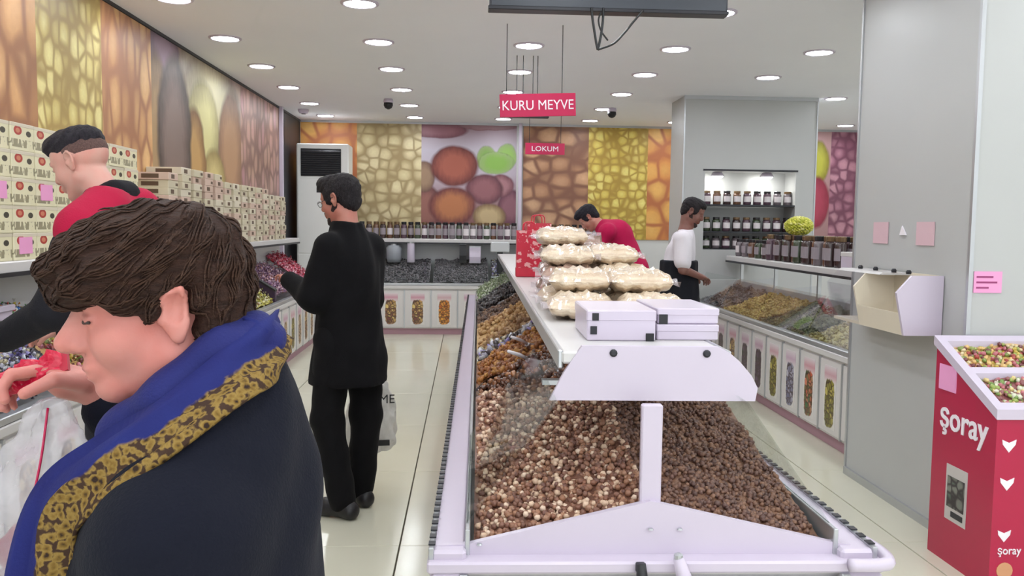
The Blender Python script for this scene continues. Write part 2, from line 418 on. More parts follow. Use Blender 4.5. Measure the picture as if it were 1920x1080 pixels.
# ------------------------------------------------------------------ printed murals
def mural(name, label, m, x0, x1, z0, z1, left=False):
    if left: return tag(MB().box(0, x1-x0, -.012, 0, 0, z1-z0).build(name, m, None, loc=(-2.39, x0, z0), rz=PI/2), label, 'mural')
    return tag(MB().box(0, x1-x0, -.014, 0, 0, z1-z0).build(name, m, None, loc=(x0, 12.459, z0)), label, 'mural')
P_ALMOND = nut_print('print almonds', [(176, 124, 78), (206, 156, 102), (220, 176, 124)], (128, 82, 56), 4.2, (1.15, 1, .62), .1)
P_ALM2 = nut_print('print peach almonds', [(190, 136, 88), (210, 162, 108), (224, 180, 122)], (146, 94, 66), 4.6, (1.35, 1, .6), .09, loc=(3, 0, 1))
P_PINE = nut_print('print pine nuts', [(196, 174, 100), (216, 198, 122), (232, 218, 150)], (140, 112, 56), 8.5, (1.1, 1, .75), .1)
P_APR = nut_print('print orange apricots', [(214, 140, 76), (230, 166, 86), (238, 186, 104)], (164, 92, 66), 3.6, (1, 1, .9), .08)
P_CASH = nut_print('print ivory hazel kernels', [(204, 186, 138), (220, 204, 158), (230, 216, 174)], (140, 116, 78), 6.0, (1.0, 1, 1.0), .07, blur=.12)
P_BEAN = nut_print('print brown almonds', [(168, 120, 88), (192, 144, 108), (210, 168, 130)], (108, 70, 58), 4.4, (.85, 1, 1.1), .1)
P_YEL = nut_print('print yellow chickpeas', [(214, 186, 84), (228, 204, 100), (238, 220, 132)], (150, 116, 50), 8.0, (1, 1, 1), .09)
P_RED = nut_print('print pink peanuts', [(158, 100, 120), (184, 126, 142), (204, 152, 164)], (104, 60, 78), 7.0, (1, 1, .9), .1)
P_PIST = nut_print('print pinkish pistachios', [(170, 130, 118), (192, 158, 134), (180, 134, 140)], (112, 84, 78), 5.0, (1.3, 1, .7), .1)
hz = lambda x, y: ((x-790)/178.0, (416-y)/180.0)
def B(x, y, rx, ry, e, c):
    u, v = hz(x, y); return (u, v, rx/178.0, ry/180.0, e, c)
P_HAZ = blob_print('print big hazelnuts', [(136, 90, 88), (160, 126, 132), (188, 176, 188), (192, 184, 196), (150, 120, 128)], [
    B(820, 246, 60, 16, (120, 74, 84), (150, 100, 110)), B(915, 238, 60, 8, (140, 100, 108), (156, 120, 126)),
    B(800, 388, 30, 46, (112, 66, 66), (150, 98, 88)), B(796, 330, 22, 30, (120, 90, 76), (160, 130, 104)),
    B(958, 385, 26, 34, (110, 64, 80), (146, 96, 108)), B(940, 345, 26, 22, (126, 78, 88), (170, 120, 126)),
    B(912, 296, 20, 24, (150, 170, 110), (130, 170, 84)), B(950, 292, 20, 26, (150, 176, 110), (150, 190, 96)), B(930, 304, 36, 22, (150, 176, 110), (136, 180, 80)), B(908, 352, 38, 30, (108, 62, 72), (150, 96, 102)),
    B(852, 310, 48, 40, (112, 52, 48), (168, 92, 74)), B(848, 384, 47, 38, (118, 60, 58), (186, 118, 76)),
    B(918, 402, 33, 26, (140, 112, 78), (200, 176, 132))])
P_DATE = blob_print('print dark almond and pistachio', [(150, 110, 70), (140, 104, 80), (176, 160, 120), (196, 186, 150), (150, 120, 110)], [
    (.12, .9, .16, .2, (92, 66, 84), (132, 108, 120)), (.36, .86, .14, .2, (128, 110, 96), (176, 160, 138)), (.95, .85, .16, .2, (150, 120, 112), (186, 164, 150)), (.9, .2, .1, .24, (160, 130, 96), (200, 176, 140)), (.3, .14, .14, .2, (150, 130, 84), (196, 178, 126)),
    (.62, .8, .4, .25, (150, 132, 110), (206, 198, 160)), (.5, .62, .2, .3, (170, 160, 110), (214, 206, 146)), (.04, .45, .12, .5, (110, 84, 58), (166, 136, 96)),
    (.85, .55, .18, .4, (140, 104, 80), (182, 142, 108)), (.62, .3, .16, .26, (160, 140, 86), (210, 192, 130)), (.40, .42, .13, .34, (130, 92, 48), (190, 150, 92)),
    (.20, .52, .17, .46, (70, 56, 50), (126, 106, 98)), (.56, .12, .13, .2, (140, 70, 50), (186, 108, 76)), (.76, .14, .14, .2, (128, 60, 58), (170, 96, 86))], .03)
mural('wall_mural', 'brown almond mural nearest to the camera on left wall', P_ALMOND, 3.2, 4.92, 1.3, 2.92, True)
mural('wall_mural', 'yellow pine nut mural high on left wall', P_PINE, 4.92, 5.77, 1.3, 2.92, True)
mural('wall_mural', 'tall peach almond mural on left wall right of yellow one', P_ALM2, 5.77, 6.65, 1.3, 2.92, True)
mural('wall_mural', 'mural of dark almond and green pistachio above carton stacks', P_DATE, 6.65, 9.2, 1.3, 2.92, True)
mural('wall_mural', 'pinkish pistachio mural at far end of left wall', P_PIST, 9.2, 11.04, 1.3, 2.92, True)
mural('wall_mural', 'orange apricot mural above the white air conditioner', P_APR, -2.38, -1.58, 1.3, 2.92)
mural('wall_mural', 'ivory kernel mural right of the air conditioner', P_CASH, -1.58, -.66, 1.3, 2.92)
mural('wall_mural', 'mural of big brown hazelnuts with green leaf on back wall', P_HAZ, -.66, .71, 1.5, 2.92)
mural('wall_mural', 'brown almond mural behind the small lokum sign', P_BEAN, .81, 1.76, 1.3, 2.92)
mural('wall_mural', 'bright yellow chickpea mural on back wall', P_YEL, 1.76, 2.63, 1.3, 2.92)
mural('wall_mural', 'narrow orange apricot mural left of the grey column', P_APR, 2.63, 3.2, 1.3, 2.92)
P_FIG = blob_print('print red and green fruit', [(170, 130, 130), (180, 140, 140), (190, 150, 150)], [(.5, .72, .5, .22, (150, 140, 50), (190, 186, 70)), (.5, .36, .55, .26, (150, 50, 70), (180, 70, 92))], .02)
mural('wall_mural', 'mural of red and green fruit right of the column', P_FIG, 4.9, 5.36, 1.3, 2.92)
mural('wall_mural', 'pink peanut mural on back wall beside the big pillar', P_RED, 5.36, 6.28, 1.3, 2.92)

# ------------------------------------------------------------------ hanging signs
def hang_sign(name, label, txt, x0, x1, z0, z1, y, tw, th, tilt=0.0, wires=(.12, .9)):
    t = thing(name, label, 'sign', ((x0+x1)/2, y, z0)); wd = x1-x0; h = z1-z0
    bd = MB().box(-wd/2, wd/2, -.008, .008, 0, h, .002).build('board', CRIM, t); bd.rotation_euler = (0, -tilt, 0)
    text_part('lettering', txt, WTXT, bd, (0, -.009, h*.48), (PI/2, 0, 0), th, tw)
    for f in wires:
        x = -wd/2+wd*f
        MB().tube([(x, 0, h-.01), (x, 0, CEIL-z0)], .003, 6).build('wire', DARKM, t)
    return t
hang_sign('hanging_sign', 'pink hanging sign reading KURU MEYVE above the island', 'KURU MEYVE', .236, .792, 2.29, 2.455, 6.3, .52, .1, .04, (.08, .81))
hang_sign('hanging_sign', 'small crimson sign reading LOKUM before the almond mural', 'LOKUM', .74, 1.245, 2.40, 2.545, 11.0, .34, .09, 0, (.1, .9))
t = thing('hanger_frame', 'thin wire hanger frame behind the pink hanging sign', 'hanger', (.40, 7.45, 2.42))
for x in (.02, .075, .16, .2): MB().tube([(x, 0, .03), (x, 0, CEIL-2.42)], .0035, 6).build('rod', DARKM, t)
MB().box(-.04, .3, -.03, .03, 0, .03, .004).build('bar', DARKM, t)
MB().box(.0, .22, -.004, .004, .16, .168).build('crossbar', ALU, t)
# dark panel near the camera
TVM = mat('dark grey casing', (58, 62, 70), .35, var=.1)
t = thing('hanging_screen', 'dark casing of a screen hung from the ceiling, seen from below', 'screen', (.65, 4.03, 2.49))
MB().box(-.555, .555, -.035, .035, 0, .40, .01).build('casing', TVM, t)
MB().box(-.56, .56, -.04, .04, -.006, .012, .003).build('bottom_edge', DARKM, t)
for x in (-.3, .3): MB().tube([(x, 0, .38), (x, 0, .46)], .015, 8).build('hanger', ALU, t)
MB().box(-.12, .12, .035, .06, .12, .3, .005).build('mount_plate', DARKM, t)
def curve_pts(pts, n=8):
    P = [Vector(p) for p in pts]; P = [P[0]*2-P[1]]+P+[P[-1]*2-P[-2]]; out = []
    for i in range(1, len(P)-2):
        for s in range(n):
            q = s/n; a, b, c, d = P[i-1:i+3]
            out.append(.5*((2*b)+(c-a)*q+(2*a-5*b+4*c-d)*q*q+(3*b-a-3*c+d)*q**3))
    out.append(P[-2]); return out
t = thing('loose_cable', 'loose black cables dangling below the dark hanging screen', 'cable', (.6, 3.985, 2.31))
MB().tube(curve_pts([(-.035, 0, .19), (-.03, .0, .14), (-.012, 0, .04), (-.003, 0, 0)]), .006, 6).build('strand', BLACK, t, True)
MB().tube(curve_pts([(.02, 0, .19), (.018, .006, .12), (.008, 0, .05), (-.003, 0, 0)]), .006, 6).build('strand', BLACK, t, True)
MB().tube(curve_pts([(.018, .01, .19), (.0, .012, .14), (.012, .012, .09), (.045, .01, .045)]), .004, 6).build('strand', BLACK, t, True)
MB().tube(curve_pts([(-.003, 0, 0), (.07, .005, .03), (.12, .005, .08), (.16, .003, .13), (.205, 0, .185)]), .005, 6).build('strand', BLACK, t, True)
# ------------------------------------------------------------------ display counters
STRIPS = [strip_print('sticker mixed nuts', [(190, 150, 90), (120, 70, 60), (226, 196, 120)], (206, 150, 166)),
          strip_print('sticker orange fruit', [(206, 130, 50), (226, 160, 70), (176, 96, 40)], (206, 170, 176)),
          strip_print('sticker beige nuts', [(206, 176, 130), (170, 130, 90), (226, 206, 170)], (196, 156, 176)),
          strip_print('sticker dark fruit', [(70, 50, 66), (110, 86, 110), (60, 60, 50)], (196, 160, 180)),
          strip_print('sticker green pistachio', [(150, 140, 50), (110, 110, 40), (196, 180, 90)], (206, 160, 170)),
          strip_print('sticker grey seeds', [(150, 150, 170), (110, 110, 140), (190, 186, 200)], (200, 170, 190)),
          strip_print('sticker red peppers', [(196, 90, 60), (60, 110, 60), (216, 130, 100)], (206, 150, 160))]
def counter(label, loc, rz, L, D, npan, shelf, picks, panel_cols=None, glass=True, shelf_span=None, back=1.0):
    """local x runs along the counter, y from its front to its back"""
    t = thing('display_counter', label, 'counter', loc, rz)
    MB().box(.02, L-.02, .05, D, 0, .085).build('plinth', PINKP, t)
    MB().box(0, L, .02, D, .085, .62).build('body', PANELW, t)
    pw = L/npan
    pm = MB().box(-pw/2+.006, pw/2-.006, -.012, 0, 0, .50, .004).mesh('front_panel', PANELW)
    im = MB().box(-pw*.26, pw*.26, -.003, 0, 0, .43)
    ims = [im.mesh('sticker', s) for s in STRIPS]
    sep = MB().box(-.008, .008, -.018, 0, 0, .52).mesh('mullion', ALU)
    for i in range(npan):
        p = obj('front_panel', pm, t, (pw*(i+.5), .02, .10))
        obj('sticker', ims[picks[i % len(picks)]], p, (0, -.012, .035))
        if i: obj('mullion', sep, t, (pw*i, .02, .09))
    MB().box(-.005, L+.005, -.005, .075, .62, .665, .006).build('front_rail', SHELFW, t)
    MB().box(-.003, L+.003, -.003, .055, .668, .70, .004).build('price_rail', ALU, t)
    MB().box(0, L, D-.03, D, .62, back).build('back_panel', MIRROR, t)
    MB().box(0, .02, .05, D, .62, .92, .003).build('end_panel', SHELFW, t); MB().box(L-.02, L, .05, D, .62, .92, .003).build('end_panel', SHELFW, t)
    MB().box(.02, L-.02, .06, D-.03, .62, .64).build('tray', PANELW, t)
    n = max(2, round(L/1.1))
    for i in range(n):
        a, b = L*i/n+.015, L*(i+1)/n-.015
        if glass:
            MB().prism([(.03, .70), (.036, .70), (.20, 1.0), (.194, 1.0)], 'x', a, b).build('glass_pane', GLASS, t)
        if i: MB().prism([(.06, .64), (D-.04, .64), (D-.04, 1.0), (.21, .97), (.06, .72)], 'x', a-.018, a-.012).build('divider', ACRYL, t)
    y0, y1, z = shelf; s0, s1 = shelf_span or (0, L)
    MB().box(s0, s1, y0, y1, z-.055, z, .006).build('shelf', SHELFW, t)
    MB().box(s0, s1, y0-.008, y0, z-.07, z-.05).build('shelf_edge', DARKM, t)
    for i in range(4):
        x = s0+.06+(s1-s0-.12)*i/3
        MB().box(x-.015, x+.015, min(D, y1)-.05, min(D, y1)-.02, back-.02 if y1 <= D+.01 else .0, z-.05).build('bracket', ALU, t)
    return t
LC = counter('long white candy counter along the left wall with shelf above', (-1.85, 2.0, 0), PI/2, 8.9, .535, 24, (.255, .535, 1.30), [2, 0, 2, 4], glass=False, back=1.24)
BC = counter('white nut counter across the back wall with jar shelf', (-1.55, 11.5, 0), 0, 3.95, .9, 11, (.55, .9, 1.285), [0, 0, 0, 1, 2, 0, 1, 3, 2, 0, 4], back=1.22)
RC = counter('white nut counter on the right, between column and big pillar', (2.48, 9.4, 0), -PI/2, 4.3, .62, 12, (.42, .74, 1.185), [3, 2, 5, 3, 0, 3, 3, 4, 5, 6, 4, 0], shelf_span=(0, 3.25), back=.9)

# ------------------------------------------------------------------ heaps in the counters
HAZ = island_mat('hazelnut mix', [(146, 98, 76), (166, 118, 90), (122, 82, 66), (232, 200, 172), (136, 92, 74), (156, 110, 86), (222, 188, 160), (118, 78, 66), (140, 98, 80), (176, 132, 106), (236, 208, 184)], .45, .3)
SEED = island_mat('dark raisins', [(112, 78, 66), (128, 92, 74), (98, 70, 62), (140, 102, 80), (118, 86, 74)], .5, .4)
DATE = island_mat('glossy dates', [(110, 66, 44), (136, 84, 52), (90, 54, 38), (164, 108, 66), (84, 52, 40)], .25, .4, 60, coat=.4)
APRI = island_mat('dried apricots', [(186, 122, 56), (160, 96, 40), (204, 148, 76), (140, 84, 44)], .4, .3)
FIG = island_mat('dried figs', [(176, 134, 84), (190, 150, 98), (156, 112, 66), (204, 168, 116)], .6, .3)
BROWN = island_mat('brown dried fruit', [(92, 66, 52), (116, 84, 64), (74, 52, 44), (134, 102, 80)], .5, .3)
PRUNE = island_mat('black prunes', [(34, 30, 34), (48, 42, 46), (60, 52, 52), (28, 26, 30)], .3, .3, coat=.3)
GREEN = island_mat('green wrapped sweets', [(206, 214, 186), (176, 190, 150), (226, 226, 214), (150, 170, 120)], .3)
PIST = island_mat('pistachio heap', [(176, 160, 100), (196, 180, 120), (146, 126, 74), (206, 196, 150)], .5, .2)
GOLD = island_mat('golden chickpeas', [(196, 170, 96), (176, 146, 70), (210, 188, 120), (156, 128, 66)], .5, .2)
DGREEN = island_mat('pumpkin seeds', [(96, 100, 66), (80, 86, 58), (116, 116, 80), (66, 70, 52)], .5)
GREYN = island_mat('grey roasted seeds', [(84, 82, 86), (110, 106, 112), (60, 58, 62), (136, 130, 136)], .5)
SILV = island_mat('silver and lilac wrapped sweets', [(206, 206, 220), (150, 140, 200), (226, 226, 230), (90, 84, 96), (196, 186, 150), (70, 66, 70)], .25, coat=.5)
PINKC = island_mat('pink and red wrapped sweets', [(214, 70, 96), (230, 130, 150), (200, 40, 60), (236, 190, 200), (190, 90, 120)], .3, coat=.4)
PURP = island_mat('mauve wrapped sweets', [(196, 160, 186), (150, 110, 150), (226, 196, 206), (206, 150, 140), (120, 80, 110)], .3, coat=.4)
YELC = island_mat('yellow green wrapped sweets', [(206, 196, 80), (160, 156, 60), (226, 220, 150), (110, 104, 50), (236, 230, 196), (150, 110, 70)], .3, coat=.4)
MULTI = island_mat('bright mixed sweets', [(226, 140, 40), (60, 120, 200), (226, 206, 60), (206, 60, 50), (90, 170, 90), (236, 236, 230)], .3, coat=.5)
MULTI2 = island_mat('mixed jelly sweets', [(176, 70, 60), (206, 180, 70), (130, 150, 70), (226, 206, 160), (196, 110, 120), (120, 60, 60), (160, 170, 90), (230, 190, 120)], .3, coat=.4)
CPOS = dict(LC=((-1.85, 2.0, 0), PI/2), BC=((-1.55, 11.5, 0), 0.0), RC=((2.48, 9.4, 0), -PI/2))
def cheap(c, nm, lab, m, x0, x1, y0, y1, z0, z1, r, cat='sweets', tw=False, **kw):
    loc, rz = CPOS[c]
    return heap(nm, lab, cat, m, x0, x1, y0, y1, lambda a, b: z0+(z1-z0)*np.clip((b-y0)/(y1-y0), 0, 1), r, loc=loc, rz=rz, twist=tw, **kw)
SW = (.022, .013, .012)
cheap('LC', 'wrapped_sweets', 'silver and lilac wrapped sweets in the nearest left counter tray', SILV, 1.12, 2.2, .07, .34, .74, .97, SW, tw=True)
cheap('LC', 'wrapped_sweets', 'bright multicoloured sweets behind the white tray edge', MULTI, 1.75, 2.5, .37, .50, 1.03, 1.06, SW, tw=True)
cheap('LC', 'wrapped_sweets', 'mixed jelly sweets in left counter hidden behind the woman', MULTI2, 2.28, 3.4, .07, .34, .74, .95, SW, tw=True)
cheap('LC', 'wrapped_sweets', 'beige nut sweets in left counter beside the coated woman', FIG, 3.45, 4.5, .07, .5, .74, 1.0, SW, tw=True)
cheap('LC', 'wrapped_sweets', 'yellow green wrapped sweets in left counter before dark divider', YELC, 4.55, 6.6, .07, .5, .72, .98, SW, tw=True)
cheap('LC', 'wrapped_sweets', 'mauve wrapped sweets in left counter beyond dark divider', PURP, 6.72, 8.1, .07, .5, .78, 1.03, SW, tw=True)
cheap('LC', 'wrapped_sweets', 'pink and red wrapped sweets at far end of left counter', PINKC, 8.15, 8.85, .07, .5, .82, 1.12, SW, tw=True)
cheap('LC', 'wrapped_sweets', 'mixed sweets in left counter nearest to the shop front', MULTI2, .05, 1.06, .07, .5, .74, 1.0, SW, tw=True)
t = thing('tray_edge', 'long white tray edge standing in the nearest left counter', 'tray', (-1.85, 2.0, 0), PI/2)
MB().box(1.10, 2.25, .35, .362, .64, 1.075, .003).build('upright', WHITE, t)
MB().box(1.10, 2.25, .35, .53, 1.005, 1.015).build('tray_floor', WHITE, t); MB().box(1.10, 2.25, .335, .362, 1.055, 1.085, .004).build('lip', WHITE, t)
t = thing('divider_bar', 'dark purple divider bar across the left counter sweets', 'divider', (-1.85, 2.0, 0), PI/2)
MB().prism([(.06, .64), (.52, .64), (.52, 1.09), (.06, .80)], 'x', 6.62, 6.69).build('board', mat('dark plum plastic', (60, 40, 66), .4), t)
MB().prism([(.055, .80), (.525, 1.085), (.525, 1.105), (.055, .82)], 'x', 6.61, 6.70).build('cap', BLACK, t)
NT_ = (.014, .010, .009)
cheap('BC', 'roasted_seeds', 'dark grey roasted seeds in back counter behind the tall man', GREYN, .05, 1.05, .08, .8, .72, 1.0, NT_, 'nuts')
cheap('BC', 'roasted_seeds', 'dark purple grey seeds in middle of back counter', GREYN, 1.1, 1.85, .08, .8, .72, 1.0, NT_, 'nuts')
cheap('BC', 'wrapped_sweets', 'pale lilac sweets in back counter left of island end', SILV, 1.9, 2.6, .08, .8, .74, 1.0, SW, tw=True)
cheap('BC', 'roasted_seeds', 'pale nuts in the right end of back counter', PIST, 2.65, 3.9, .08, .8, .72, 1.0, NT_, 'nuts')
RN = (.013, .010, .009)
for (a, b, m, lab) in ((.05, 1.0, GREYN, 'grey green nuts at far end of right counter'), (1.05, 2.1, GOLD, 'golden chickpeas in the middle of the right counter'),
                       (2.15, 3.1, DGREEN, 'dark green pumpkin seeds in the right counter'), (3.15, 4.25, PIST, 'pistachios at near end of right counter beside pillar')):
    cheap('RC', 'nut_heap', lab, m, a, b, .07, .57, .69, .86, RN, 'nuts', lump=.02)

# ------------------------------------------------------------------ the island
IL = 8.0
ILOC = (.5, 2.15, 0); IRZ = -math.radians(.8)
isl = thing('island_counter', 'long white island counter with raised middle shelf and nut bins', 'counter', ILOC, IRZ)
MB().box(-.5, .5, .08, IL-.05, 0, .09).build('plinth', PINKP, isl)
MB().box(-.545, .545, .02, IL, .09, .60).build('body', PANELW, isl)
npn = 16
pw = (IL-.04)/npn
pm = MB().box(-.01, 0, -pw/2+.006, pw/2-.006, 0, .48, .003).mesh('side_panel', PANELW)
sm = [MB().box(-pw*.25, pw*.25, -.003, 0, 0, .42).mesh('sticker', s) for s in STRIPS]
for sgn in (-1, 1):
    for i in range(npn):
        p = obj('side_panel', pm, isl, (sgn*.546, .04+pw*(i+.5), .105), 0 if sgn < 0 else PI)
        q = obj('sticker', sm[(i*3+sgn) % 7], p, (-.010, 0, .03), -PI/2)
for sgn, nm in ((-1, 'rail'), (1, 'rail')):
    a, b = sorted((sgn*.585, sgn*.495))
    r = MB().box(a, b, 0, IL, .60, .655, .008).build('rail', WHITE, isl)
    c, d = sorted((sgn*.498, sgn*.485)); MB().box(c, d, .03, IL, .62, .70, .002).build('glass_channel', ALU, r)
    c, d = sorted((sgn*.592, sgn*.578)); 
    MB().box(c, d, .0, IL, .61, .662, .002).build('price_strip', ALU, r)
    bb = MB(); n = 150
    for i in range(n):
        y = .02+(IL-.06)*i/n
        bb.box(sgn*.584-.009, sgn*.584+.009, y, y+.026, .6625, .666)
    o = bb.build('price_strip_marks', DARKM, r); o['kind'] = 'stuff'
# near end
MB().prism([(-.59, .56), (-.59, .655), (-.49, .66), (-.008, .775), (.475, .665), (.60, .645), (.60, .56)], 'y', .035, .055).build('gable_end', WHITE, isl)
MB().box(-.595, .605, -.02, .06, .60, .632, .006).build('front_ledge', WHITE, isl)
MB().box(-.50, .50, -.004, .02, .12, .585, .004).build('front_glass', ACRYL, isl)
MB().box(-.585, -.5, -.02, .04, .02, .60, .008).build('corner_post', WHITE, isl)
MB().box(.5, .60, -.02, .04, .02, .60, .008).build('corner_post', WHITE, isl)
for x in (-.5, .5): MB().box(x-.012, x+.012, -.026, -.004, .1, .60, .003).build('edge_strip', ALU, isl)
bmp = MB().tube(curve_pts([(.50, -.035, .628), (.57, -.04, .63), (.612, -.02, .63), (.622, .05, .63), (.62, .14, .625)], 5), .018, 8).build('bumper', WHITE, isl, True)
for x in (-.46, -.008, .07): MB().lathe([(.008, 0), (.006, .004)], x, .03, 8).build('screw', ALU, isl, loc=(0, 0, .66 if x < -.1 else .7))
MB().box(-.034, .022, .05, .075, .74, 1.03, .004).build('upright', WHITE, isl)
MB().box(-.05, .05, 1.09, IL-.05, .60, 1.11).build('spine', PANELW, isl)
MB().box(-.235, .235, .19, IL, 1.115, 1.15, .006).build('shelf', SHELFW, isl)
MB().box(-.245, -.232, .2, IL, 1.10, 1.152, .003).build('shelf_edge', ALU, isl); MB().box(.232, .245, .2, IL, 1.10, 1.152, .003).build('shelf_edge', ALU, isl)
ep = [(-.18, 1.166), (-.205, 1.13), (-.23, 1.09), (-.268, 1.013), (.312, 1.013), (.318, 1.05), (.30, 1.085), (.265, 1.125), (.235, 1.15), (.205, 1.166)]
e = MB().prism(ep, 'y', .185, .203).build('shelf_end_panel', WHITE, isl)
for x in (-.092, .17): 
    s_ = MB().lathe([(.011, 0), (.011, .004), (.006, .007)], 0, 0, 10).build('screw', DARKM, e, loc=(x, .185, 1.147)); s_.rotation_euler = (PI/2, 0, 0)
# glazing over the near bins and dividers along both sides
for sgn in (-1, 1):
    nseg = 8
    for i in range(1):
        a, b = .08+(IL-.1)*i/nseg, .06+(IL-.1)*(i+1)/nseg
        x0, x1 = sgn*.49, sgn*.255
        MB().prism([(x0, .70), (x0+sgn*.005, .70), (x1+sgn*.005, 1.03), (x1, 1.03)], 'y', a, b).build('glass_pane', GLASS, isl)
    for y in (1.09, 2.0, 2.82, 3.15, 3.95, 5.3, 6.5):
        MB().prism([(sgn*.06, .62), (sgn*.06, 1.0), (sgn*.25, .98), (sgn*.478, .70), (sgn*.478, .62)], 'y', y-.003, y+.003).build('divider', ACRYL, isl)
MB().box(-.26, .30, .56, .60, .985, 1.0).build('crossbar', ALU, isl)
def iheap(nm, lab, m, sgn, v0, v1, fn, r, cat='dried fruit', **kw):
    a, b = sorted((sgn*(-.012 if v0 < .1 else .06), sgn*.475))
    return heap(nm, lab, cat, m, a, b, v0, v1, fn, r, loc=ILOC, rz=IRZ, **kw)
endh = lambda u, v: .655+.20*np.clip((v-.08)/1.0, 0, 1)+.085*(1-np.abs(u)/.48)
side = lambda u, v: .70+.24*(1-(np.abs(u)-.06)/.42)
iheap('nut_mix', 'brown and cream hazelnut mix in the left bin nearest the camera', HAZ, -1, .07, 1.08, endh, (.0105, .0095, .009), 'nuts', density=1.35, lump=.008)
iheap('raisin_heap', 'dark brown raisins in the right bin nearest the camera', SEED, 1, .07, 1.08, endh, (.010, .008, .007), 'dried fruit', density=1.2, lump=.008)
#heap('raisin_heap', 'narrow strip of raisins filling the gap behind the upright', 'dried fruit', SEED, -.075, .075, .08, .22, lambda u, v: .735+.06*v, (.010, .008, .007), loc=ILOC, rz=IRZ, lump=.003)
iheap('date_heap', 'glossy dark dates behind the hazelnut bin', DATE, -1, 1.10, 1.99, side, (.022, .015, .013), lump=.016)
iheap('apricot_heap', 'orange brown dried apricots beyond the dates', APRI, -1, 2.01, 2.80, side, (.018, .015, .010), lump=.016)
iheap('foil_packs', 'silvery foil wrapped fruit packs in the island', SILV, -1, 2.84, 3.13, side, (.03, .02, .012))
iheap('fig_heap', 'pale tan mound of dried figs in the island', FIG, -1, 3.17, 3.93, lambda u, v: side(u, v)+.10*np.sin((v-3.17)/.76*PI), (.02, .018, .012))
iheap('brown_fruit_heap', 'dull brown dried fruit beyond the tan mound', BROWN, -1, 3.97, 5.28, side, (.018, .014, .012))
iheap('prune_heap', 'black prunes toward the far end of island', PRUNE, -1, 5.32, 6.48, lambda u, v: side(u, v)+.03, (.02, .016, .013))
iheap('wrapped_sweets', 'pale green and white sweets at far end of island', GREEN, -1, 6.52, 7.95, lambda u, v: side(u, v)+.03, SW, 'sweets', twist=True)
iheap('date_heap', 'brown dates in the right side island bin behind raisins', DATE, 1, 1.10, 2.8, side, (.022, .015, .013))
iheap('fig_heap', 'tan figs in the right side of island', FIG, 1, 3.17, 5.28, side, (.02, .018, .012))
iheap('brown_fruit_heap', 'brown dried fruit at the far right side of island', BROWN, 1, 5.32, 7.95, side, (.02, .018, .012))
# scoops
def scoop(label, loc, rz, hm, tilt=0.0):
    t = thing('scoop', label, 'scoop', loc, rz); t.rotation_euler = (0, tilt, rz)
    b = MB(); n = 9; vs = []; fs = []
    for i, x in enumerate((0, .03, .08, .12)):
        for q in range(n):
            a = PI+PI*q/(n-1); r = (.02, .034, .036, .034)[i]
            vs.append((x, r*math.cos(a), r*math.sin(a)+.036))
    for i in range(3):
        for q in range(n-1): fs.append((i*n+q, i*n+q+1, (i+1)*n+q+1, (i+1)*n+q))
    b.add(vs, fs); fs2 = tuple(range(n)); b.f.append(fs2)
    o = b.build('bowl', hm, t, True); md = o.modifiers.new('thick', 'SOLIDIFY'); md.thickness = .003
    MB().tube([(.0, 0, .03), (-.05, 0, .04), (-.12, 0, .045)], [.008, .009, .007], 8).build('handle', hm, t, True)
    return t
CLEARP = mat('white scoop plastic', (228, 222, 226), .25)
scoop('white plastic scoop resting on raisins at right edge of island', (.5+.36, 2.15+1.0, .905), math.radians(160), CLEARP)
scoop('white scoop lying on the orange apricots in the island', (.31, 4.35, .86), math.radians(40), CLEARP, .25)
scoop('pale scoop lying on the dates in the island', (.27, 3.75, .875), math.radians(35), CLEARP, .25)
t = thing('handle_knob', 'dark handle hanging on the island front ledge', 'handle', (.455, 2.115, .55))
MB().tube([(0, 0, 0), (.004, -.004, .04), (0, -.002, .085)], [.013, .016, .012], 10).build('grip', BLACK, t, True)
MB().box(-.012, .012, .0, .014, .06, .085, .003).build('clip', DARKM, t)
t = thing('tilted_lever', 'white lever leaning on the island front ledge', 'lever', (.56, 2.10, .53))
MB().tube([(.03, 0, 0), (.005, -.003, .07), (-.012, 0, .125)], [.02, .02, .014], 10).build('arm', WHITE, t, True)
MB().lathe([(.012, 0), (.012, .012), (.005, .016)], -.012, 0, 10).build('end_cap', ALU, t, loc=(0, 0, .122))

# ------------------------------------------------------------------ wall bin on the pillar
CREAM = mat('cream bin lining', (226, 216, 196), .5)
t = thing('wall_bin', 'white and cream open bin fixed to the big grey pillar', 'bin', (2.335, 4.05, 0))
prof = [(-.235, 1.10), (-.20, .985), (-.01, .985), (-.01, 1.28), (-.17, 1.28), (-.245, 1.19)]
MB().prism([(-.235, 1.19), (-.19, .98), (0, .98), (0, 1.275), (-.16, 1.275)], 'y', 0, .018).build('end_panel', WHITE, t)
MB().prism([(-.235, 1.19), (-.19, .98), (0, .98), (0, 1.275), (-.16, 1.275)], 'y', .46, .475).build('divider', CREAM, t)
MB().prism([(-.235, 1.19), (-.19, .98), (0, .98), (0, 1.275), (-.16, 1.275)], 'y', .80, .815).build('end_panel', ACRYL, t)
MB().box(-.19, 0, .018, .80, .98, .995).build('bottom', CREAM, t)
MB().box(-.012, 0, .018, .80, .995, 1.275).build('back', CREAM, t)
MB().prism([(-.19, .98), (-.182, .98), (-.205, 1.09), (-.213, 1.09)], 'y', .018, .46).build('front_lip', CREAM, t)
MB().prism([(-.19, .98), (-.182, .98), (-.227, 1.19), (-.235, 1.19)], 'y', .475, .80).build('glass_pane', ACRYL, t)
MB().prism([(-.175, 1.262), (-.16, 1.275), (0, 1.275), (0, 1.262)], 'y', .3, .80).build('lid', SHELFW, t)
for y in (.15, .3, .5, .68):
    MB().lathe([(.012, 0), (.014, .012), (.008, .02)], -.1, y, 10).build('knob', DARKM, t, loc=(0, 0, 1.275))
